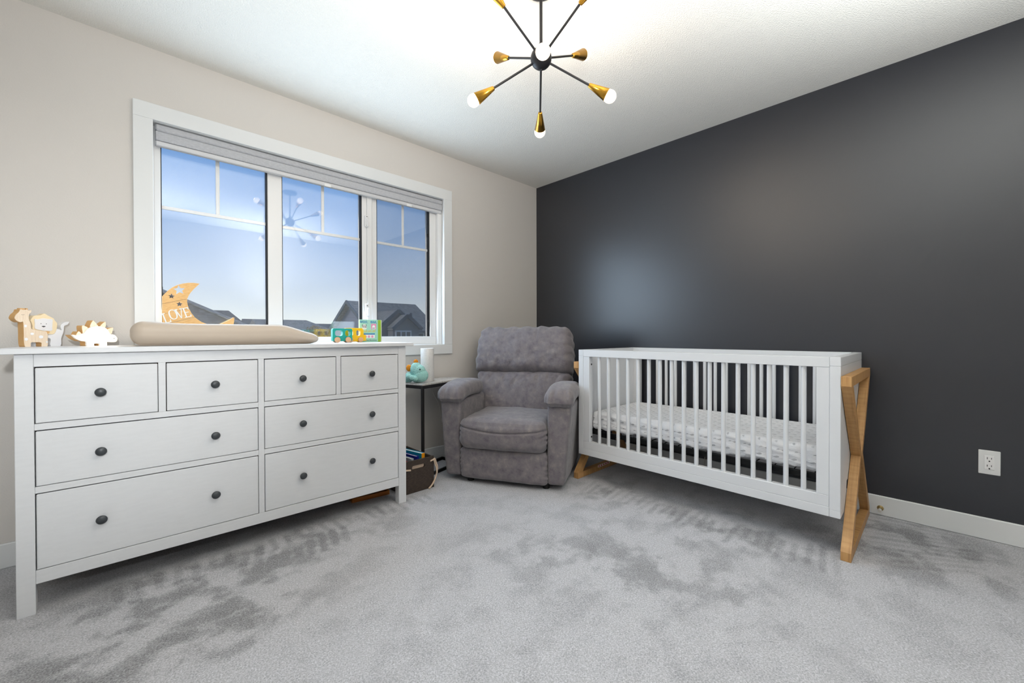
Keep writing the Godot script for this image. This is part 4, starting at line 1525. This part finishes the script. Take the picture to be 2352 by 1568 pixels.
func toys() -> void:
	var T := 0.957
	# --- changing pad
	var n := noise(71, 1.4, 2)
	var df := func(p: Vector3, d: Vector3) -> Vector3:
		var q := p
		var s := (p.x + 0.3785) / 0.757               # 0 left .. 1 right
		var low := smoothstep(0.74, 1.0, s)
		var t := (p.y + 0.0525) / 0.105
		q.y = -0.0525 + 0.105 * t * (1.0 - 0.48 * low)
		if d.y > 0.3:
			var c := exp(-pow(p.z / 0.105, 2.0)) * smoothstep(0.06, 0.25, s)
			q.y -= 0.045 * c * (1.0 - 0.6 * low)
		if d.z > 0.2:
			q.z += 0.006 * sin(s * 6.0) - 0.012 * (1.0 - t)
		q += d * 0.004 * n.get_noise_3d(p.x, p.y, p.z) * clampf(d.y * 2.0 + 1.0, 0.0, 1.0)
		return q
	var pad := thing("changing_pad", "beige foam contoured changing pad lying on the white dresser", "changing pad", DRN + Basis(Vector3.UP, -0.023) * D(0.8325, T, -0.285), -0.023)
	mi("foam_body", cushion(Vector3(0.757, 0.105, 0.37), 0.045, df, Vector3i(50, 8, 26), 8, null, Transform3D(Basis(), Vector3(0, 0.0535, 0))), M.pad_foam, pad)
	# --- giraffe
	var g := thing("giraffe_toy", "natural wooden giraffe cutout with white spots at dresser's left end", "toy", Vector3(-3.308, T, 0.196), deg_to_rad(38))
	var st := S()
	var ol := smooth_poly(vs([-0.0422, 0.1198, -0.0381, 0.1308, -0.0309, 0.1394, -0.0267, 0.1464, -0.0261, 0.1512, -0.022, 0.1535, -0.0173, 0.1518, -0.010, 0.1522, -0.0047, 0.1539, 0.0011, 0.1501, 0.0102, 0.1513, 0.008, 0.140, 0.0031, 0.1356, 0.0019, 0.1147, 0.0076, 0.0954, 0.0096, 0.0759, 0.0182, 0.0712, 0.0402, 0.0658, 0.0582, 0.0638, 0.0637, 0.048, 0.0638, 0.0322, 0.0622, 0.0, 0.043, 0.0, 0.0414, 0.0164, 0.0221, 0.0185, 0.008, 0.0171, 0.0068, 0.0, -0.0102, 0.0, -0.0142, 0.026, -0.0142, 0.0536, -0.0148, 0.0811, -0.0162, 0.1024, -0.024, 0.1007, -0.0342, 0.1052, -0.0408, 0.1131]), 3)
	extrude(st, ol, 0.030, [], 0.0008)
	mi("body", st, M.toy_beech, g)
	st = S()
	extrude(st, inset(ol, -0.0002), 0.0285, [], 0.0001, -0.001)
	mi("cut_edge", st, M.toy_side, g)
	st = S()
	for e in [[-0.0225, 0.1545, -0.006, 0.1585], [-0.003, 0.1525, 0.003, 0.159]]:
		bb(st, Vector3(e[0], e[1] - 0.004, -0.022), Vector3(e[2], e[3], -0.006), 0.001)
	mi("horn", st, M.toy_side, g)
	st = S()
	extrude(st, smooth_poly(vs([0.0571, 0.066, 0.0754, 0.0645, 0.0742, 0.0581, 0.0649, 0.0538, 0.0593, 0.0595]), 3), 0.012, [], 0.0005, -0.009)
	mi("tail", st, M.toy_side, g)
	for e in [[-0.0095, 0.086, 0.0042, 0.0055], [0.011, 0.0536, 0.0058, 0.0052], [-0.0078, 0.0315, 0.0055, 0.006], [0.040, 0.0409, 0.0075, 0.0065], [0.0595, 0.0190, 0.0032, 0.0042]]:
		st = S()
		flat(st, circle(Vector2(e[0], e[1]), Vector2(e[2], e[3])), 0.0)
		mi("spot", st, M.toy_white, g)
	st = S()
	tube(st, [Vector3(-0.0225, 0.1322, 0.0002), Vector3(-0.0175, 0.1308, 0.0002), Vector3(-0.0125, 0.1322, 0.0002)], 0.0004, 5)
	mi("closed_eye", st, M.ink, g)
	# --- lion
	var l := thing("lion_toy", "white wooden lion cutout with pale tan mane behind the giraffe", "toy", Vector3(-3.2365, T, 0.088), deg_to_rad(30))
	st = S()
	extrude(st, smooth_poly(vs([-0.0714, 0.0762, -0.002, 0.0773, 0.0155, 0.0701, 0.0123, 0.0834, 0.0135, 0.0937, 0.0202, 0.1013, 0.0281, 0.1067, 0.0417, 0.1086, 0.0359, 0.0957, 0.0246, 0.0895, 0.0233, 0.0717, 0.0216, 0.0598, 0.0176, 0.0465, 0.0141, 0.0317, 0.0117, 0.0, -0.021, 0.0, -0.0213, 0.0321, -0.0409, 0.0322, -0.0421, 0.0, -0.0719, 0.0]), 3), 0.026, [], 0.0008)
	mi("body", st, M.toy_white, l)
	st = S()
	extrude(st, smooth_poly(vs([-0.0852, 0.111, -0.0811, 0.1209, -0.074, 0.1311, -0.0608, 0.1331, -0.0525, 0.1349, -0.0421, 0.1418, -0.0317, 0.1344, -0.0211, 0.1277, -0.0115, 0.1208, -0.0083, 0.1122, -0.0008, 0.1007, -0.002, 0.0787, -0.0076, 0.0597, -0.0152, 0.0524, -0.0355, 0.0523, -0.0613, 0.0594, -0.0785, 0.0719, -0.0789, 0.0874, -0.0823, 0.1027]), 3), 0.030, [], 0.0008, 0.004)
	mi("mane", st, M.mane_paint, l)
	st = S()
	extrude(st, smooth_poly(vs([-0.0741, 0.1142, -0.0711, 0.1178, -0.065, 0.1159, -0.0475, 0.1208, -0.0307, 0.1186, -0.0244, 0.1189, -0.0169, 0.1155, -0.017, 0.1046, -0.0182, 0.0828, -0.0194, 0.0683, -0.0353, 0.0664, -0.0551, 0.0694, -0.0724, 0.0762, -0.0728, 0.0959]), 3), 0.003, [], 0.0006, 0.0068)
	var fc := mi("face", st, M.toy_white, l)
	st = S()
	for e in [[-0.0544, 0.0978], [-0.0377, 0.0973]]:
		flat(st, circle(Vector2(e[0], e[1]), Vector2(0.0013, 0.0014), 12), 0.0068)
	mi("eye", st, M.ink, fc)
	st = S()
	flat(st, smooth_poly(vs([-0.0525, 0.0868, -0.0462, 0.0880, -0.0400, 0.0868, -0.0435, 0.0838, -0.0465, 0.0828, -0.0492, 0.0838]), 3), 0.0068)
	mi("nose", st, M.ink, fc)
	st = S()
	tube(st, [Vector3(-0.0500, 0.0745, 0.0069), Vector3(-0.0462, 0.0728, 0.0069), Vector3(-0.0425, 0.0745, 0.0069)], 0.0003, 5)
	mi("mouth", st, M.grey_paint, fc)
	# --- dinosaur night light
	var dn := thing("dinosaur_light", "glowing white dinosaur night light with wooden back plates on dresser", "night light", Vector3(-3.12, T, 0.19), deg_to_rad(36))
	st = S()
	ol = smooth_poly(vs([-0.0787, 0.0494, -0.0736, 0.0425, -0.0654, 0.0335, -0.0549, 0.027, -0.0422, 0.0217, -0.0271, 0.0189, -0.0245, 0.0, 0.0, 0.0, 0.0012, 0.0098, 0.0232, 0.0094, 0.0245, 0.0, 0.0499, 0.0, 0.0506, 0.0149, 0.0572, 0.0162, 0.0788, 0.0151, 0.0899, 0.0184, 0.094, 0.0308, 0.0901, 0.0405, 0.0816, 0.0488, 0.0731, 0.0515, 0.0646, 0.0529, 0.0576, 0.0665, 0.0482, 0.0786, 0.0342, 0.0851, 0.0204, 0.0875, -0.0001, 0.0857, -0.0135, 0.0802, -0.0245, 0.0722, -0.0333, 0.0592, -0.0441, 0.0527, -0.0611, 0.0475, -0.0705, 0.0488]), 3)
	extrude(st, ol, 0.010, [], 0.0008, 0.002)
	mi("light_face", st, M.night_light, dn)
	st = S()
	extrude(st, inset(ol, 0.0003), 0.030, [], 0.0008, -0.0082)
	mi("wooden_back", st, M.toy_side, dn)
	for sp in [[-0.0606, 0.0460, -0.0525, 0.0642, -0.0441, 0.0591, -0.0409, 0.0500], [-0.039, 0.0882, -0.0276, 0.0878, -0.0157, 0.0776, -0.0344, 0.0566, -0.0376, 0.0643], [-0.0101, 0.0815, 0.0002, 0.1121, 0.008, 0.1084, 0.0159, 0.098, 0.0215, 0.0855], [0.0273, 0.0859, 0.0484, 0.1097, 0.0519, 0.0949, 0.0494, 0.0826, 0.0458, 0.0780], [0.0541, 0.0720, 0.0806, 0.0832, 0.078, 0.0653, 0.0755, 0.0557, 0.0634, 0.0515]]:
		st = S()
		var so := smooth_poly(vs(sp), 3)
		extrude(st, so, 0.030, [], 0.0008, -0.006)
		var pt := mi("back_plate", st, M.toy_side, dn)
		st = S()
		flat(st, inset(so, 0.0006), -0.006)
		mi("plate_face", st, M.toy_beech, pt)
	for e in [[0.0226, 0.0768, 0.0045, 1], [0.0042, 0.0627, 0.004, 0], [0.0235, 0.0555, 0.0060, 1], [0.0387, 0.0676, 0.0045, 0], [-0.0092, 0.0547, 0.003, 0], [0.0421, 0.0528, 0.003, 0]]:
		st = S()
		flat(st, circle(Vector2(e[0], e[1]), Vector2(e[2], e[2])), 0.002, 0.0004)
		mi("spot", st, M.blush_paint if e[3] == 1 else M.grey_paint, dn)
	st = S()
	flat(st, circle(Vector2(0.079, 0.033), Vector2(0.0016, 0.0016), 12), 0.002, 0.0004)
	mi("eye", st, M.ink, dn)
	var nl := OmniLight3D.new()
	nl.name = "night_light_glow"
	dn.add_child(nl)
	nl.position = Vector3(0.0, 0.045, 0.075)
	nl.light_color = Color(1.0, 0.95, 0.86)
	nl.light_energy = 0.003 * E_FLASH
	nl.light_size = 0.03
	nl.omni_range = 3.0
	nl.omni_attenuation = 2.0
	nl.shadow_enabled = true
	# --- moon sign on the sill
	var mo := thing("moon_sign", "crescent moon pine plank sign lettered in white on the windowsill", "sign", Vector3(-2.7, 0.930, -0.045))
	var arc := [-0.0116, 0.3606, -0.0378, 0.3625, -0.0619, 0.3608, -0.0857, 0.3543, -0.1077, 0.3454, -0.1278, 0.3319, -0.1478, 0.3116, -0.1599, 0.295, -0.1705, 0.2806]
	var inner := [-0.0216, 0.3475, -0.038, 0.3278, -0.051, 0.3086, -0.0608, 0.2897, -0.0656, 0.2752, -0.0674, 0.2569, -0.0643, 0.2369, -0.0596, 0.2209, -0.0485, 0.195, -0.0341, 0.173, -0.0195, 0.1591, -0.0047, 0.1481, 0.020, 0.1365, 0.050, 0.131, 0.080, 0.137, 0.1031, 0.1503, 0.1245, 0.1625, 0.1425, 0.177, 0.1498, 0.1772]
	var outer := [0.1478, 0.1502, 0.140, 0.110, 0.125, 0.060, 0.100, 0.0]
	var full := PackedVector2Array()
	for v: Vector2 in vs(outer) + [Vector2(-0.1714, 0.0)]:
		full.append(v)
	var ra := vs(arc)
	ra.reverse()
	for v: Vector2 in ra:
		full.append(v)
	for v: Vector2 in vs(inner):
		full.append(v)
	var cuts := [[0.2566, 0.500], [0.2015, 0.2552], [0.1465, 0.2001], [0.0915, 0.1451], [-0.1, 0.0901]]
	# plank joints slope up to the right a little
	for c in cuts:
		var band := PackedVector2Array([Vector2(-0.3, c[0] - 0.35 * 0.311 + 0.053), Vector2(0.3, c[0] + 0.311 * 0.25 + 0.053), Vector2(0.3, c[1] + 0.311 * 0.25 + 0.053), Vector2(-0.3, c[1] - 0.35 * 0.311 + 0.053)])
		for pc: PackedVector2Array in Geometry2D.intersect_polygons(full, band):
			var holes := []
			for e in [[-0.1000, 0.3190, 0.0270, 0.12], [-0.1325, 0.2830, 0.0150, -0.05], [-0.0995, 0.2425, 0.0150, 0.0]]:
				if Geometry2D.is_point_in_polygon(Vector2(e[0], e[1]), pc):
					holes.append(dense(star(Vector2(e[0], e[1]), e[2], e[3]), 0.0025))
			st = S()
			extrude(st, pc, 0.012, holes, 0.0007, 0.0, 0.0035)
			mi("plank", st, M.moon_pine, mo)
	for e in [["L", -0.1545, 0.1650], ["O", -0.1265, 0.1835], ["V", -0.0985, 0.1900], ["E", -0.0690, 0.1975]]:
		words("letter", e[0], 0.070, M.paint_white, mo, Transform3D(Basis(Vector3(0, 0, 1), 0.30).scaled_local(Vector3(0.82, 1.05, 1)), Vector3(e[1], e[2], 0.0006)), true)
	# --- toy van and car
	var B := Basis(Vector3.UP, -0.023)
	var v := thing("toy_van", "teal wooden toy van with round wooden wheels on dresser", "toy car", DRN + B * D(0.2500, T, -0.345), -0.023)
	st = S()
	extrude(st, round_rect(Vector2(-0.060, 0.0090), Vector2(0.060, 0.0870), 0.009), 0.030, [dense(round_rect(Vector2(-0.046, 0.041), Vector2(0.001, 0.0755), 0.013), 0.005), dense(round_rect(Vector2(0.0155, 0.0385), Vector2(0.0490, 0.0765), 0.0145), 0.005)], 0.0015, 0.015, 0.006)
	mi("body", st, M.teal_paint, v)
	var c := thing("toy_car", "yellow wooden toy car half behind the teal van", "toy car", DRN + B * D(0.1480, T, -0.392), -0.023)
	st = S()
	extrude(st, smooth_poly(vs([-0.064, 0.009, -0.064, 0.080, -0.058, 0.091, 0.030, 0.091, 0.043, 0.088, 0.0505, 0.076, 0.051, 0.052, 0.0535, 0.0485, 0.062, 0.047, 0.0665, 0.041, 0.0665, 0.014, 0.062, 0.009]), 3), 0.028, [dense(round_rect(Vector2(0.0025, 0.042), Vector2(0.0290, 0.0775), 0.010), 0.005), dense(round_rect(Vector2(-0.050, 0.042), Vector2(-0.018, 0.0775), 0.012), 0.005)], 0.0015, 0.014, 0.006)
	mi("body", st, M.yellow_paint, c)
	for e in [[v, -0.033, 0.0173, 0.0165], [v, 0.032, 0.0173, 0.0165], [c, -0.036, 0.0165, 0.0158], [c, 0.0280, 0.0165, 0.0158]]:
		for sz: float in [-1.0, 1.0]:
			st = S()
			lathe(st, [Vector2(0, 0.0), Vector2(e[2] - 0.001, 0.0), Vector2(e[2], 0.001), Vector2(e[2], 0.008), Vector2(e[2] - 0.0015, 0.0095), Vector2(0, 0.0095)], Vector3(e[1], e[2], sz * 0.0145), Basis(Vector3(1, 0, 0), Vector3(0, 0, sz), Vector3(0, -sz, 0)), 26, -1)
			mi("wheel", st, M.wheel_wood, e[0])
	# --- board book
	var b := thing("board_book", "mint green board book with animal pictures standing behind toys", "book", DRN + B * D(0.0420, T, -0.436), -0.023)
	mi("cover", box_mesh(Vector3(-0.0625, 0, 0.010), Vector3(0.0625, 0.149, 0.014), 0.0012), M.mint_cover, b)
	var pg := mi("page_block", box_mesh(Vector3(-0.0600, 0.002, -0.006), Vector3(0.0880, 0.148, 0.006), 0.001), M.lime_cover, b)
	var bc := mi("back_cover", box_mesh(Vector3(-0.0600, 0, -0.014), Vector3(0.1000, 0.149, -0.010), 0.0012), M.page_white, b)
	words("lettering", "MOO,", 0.0205, M.blue_print, b, Transform3D(Basis(Vector3(0, 0, 1), -0.03), Vector3(-0.034, 0.133, 0.0143)), false, 0.0005, true)
	words("lettering", "BAA,", 0.0205, M.blue_print, b, Transform3D(Basis(), Vector3(0.032, 0.133, 0.0143)), false, 0.0005, true)
	words("lettering", "LA LA LA!", 0.0185, M.gold_print, b, Transform3D(Basis(), Vector3(0.004, 0.073, 0.0143)), false, 0.0005, true)
	words("lettering", "Sandra Boynton", 0.0128, M.ink, b, Transform3D(Basis(), Vector3(0.004, 0.012, 0.0143)), true, 0.0004)
	st = S()
	for e in [[-0.032, 0.106, 0.014], [-0.032, 0.098, 0.017]]:
		flat(st, circle(Vector2(e[0], e[1]), Vector2(e[2], e[2] * 0.9)), 0.014, 0.0004)
	mi("cow_picture", st, M.paint_white, b)
	st = S()
	for e in [[-0.046, 0.112], [-0.019, 0.112], [-0.044, 0.100], [-0.021, 0.099]]:
		flat(st, circle(Vector2(e[0], e[1]), Vector2(0.0022, 0.004), 10), 0.0145, 0.0003)
	mi("cow_marks", st, M.ink, b)
	mi("pink_square", box_mesh(Vector3(0.014, 0.084, 0.014), Vector3(0.050, 0.122, 0.0144), 0.0), M.pink_print, b)
	st = S()
	flat(st, circle(Vector2(0.032, 0.100), Vector2(0.010, 0.013)), 0.0144, 0.0003)
	flat(st, circle(Vector2(0.032, 0.091), Vector2(0.014, 0.0065)), 0.0144, 0.0003)
	mi("sheep_picture", st, M.paint_white, b)
	mi("blue_band", box_mesh(Vector3(-0.040, 0.049, 0.014), Vector3(0.040, 0.057, 0.0144), 0.0), M.blue_print, b)
	mi("white_band", box_mesh(Vector3(-0.040, 0.026, 0.014), Vector3(0.040, 0.049, 0.0144), 0.0), M.paint_white, b)
	st = S()
	for i in 3:
		flat(st, circle(Vector2(-0.024 + i * 0.023, 0.036), Vector2(0.0075, 0.0085), 12), 0.0144, 0.0003)
	mi("pig_picture", st, M.pink_print, b)


# ================================================================= fittings
func wall_fittings() -> void:
	var o := thing("wall_outlet", "white duplex outlet low on the dark wall right of crib", "outlet", Vector3(0, 0.319, 2.979))
	mi("cover_plate", box_mesh(Vector3(-0.006, 0, -0.0355), Vector3(0, 0.116, 0.0355), 0.002), M.trim_white, o)
	mi("receptacle", box_mesh(Vector3(-0.0085, 0.0245, -0.0165), Vector3(-0.005, 0.0915, 0.0165), 0.001), M.vinyl, o)
	for y: float in [0.072, 0.036]:
		mi("slot", box_mesh(Vector3(-0.0089, y + 0.002, -0.0078), Vector3(-0.0080, y + 0.0115, -0.0054), 0.0), M.plastic_black, o)
		mi("slot", box_mesh(Vector3(-0.0089, y + 0.003, 0.0054), Vector3(-0.0080, y + 0.0110, 0.0076), 0.0), M.plastic_black, o)
		var st := S()
		rod(st, Vector3(-0.0089, y - 0.007, 0), Vector3(-0.0080, y - 0.007, 0), 0.0030, 12)
		mi("slot", st, M.plastic_black, o)
	for y: float in [0.103, 0.012]:
		var st := S()
		rod(st, Vector3(-0.0068, y, 0), Vector3(-0.0055, y, 0), 0.003, 10)
		mi("screw", st, M.trim_white, o)
	var d := thing("door_stop", "small brass door stop on the baseboard right of the crib", "door stop", Vector3(-0.014, 0.040, 2.586))
	var st := S()
	lathe(st, [Vector2(0.0145, 0), Vector2(0.0135, 0.004), Vector2(0.006, 0.008), Vector2(0.005, 0.030)], Vector3.ZERO, Basis(Vector3(0, 1, 0), Vector3(-1, 0, 0), Vector3(0, 0, 1)), 20)
	mi("base", st, M.doorstop_brass, d)
	st = S()
	rod(st, Vector3(-0.028, -0.001, 0), Vector3(-0.045, -0.003, 0), 0.0080, 14)
	mi("tip", st, M.cord_white, d)
	st = S()
	tube(st, [Vector3(-0.03, 0.20, 1.665), Vector3(-0.032, 0.15, 1.655), Vector3(-0.034, 0.10, 1.652), Vector3(-0.034, 0.045, 1.646), Vector3(-0.05, 0.004, 1.65), Vector3(-0.10, 0.004, 1.70)], 0.0022, 8)
	tag(mi("white_cord", st, M.cord_white), "thin white cord hanging against the baseboard behind the crib", "cord")
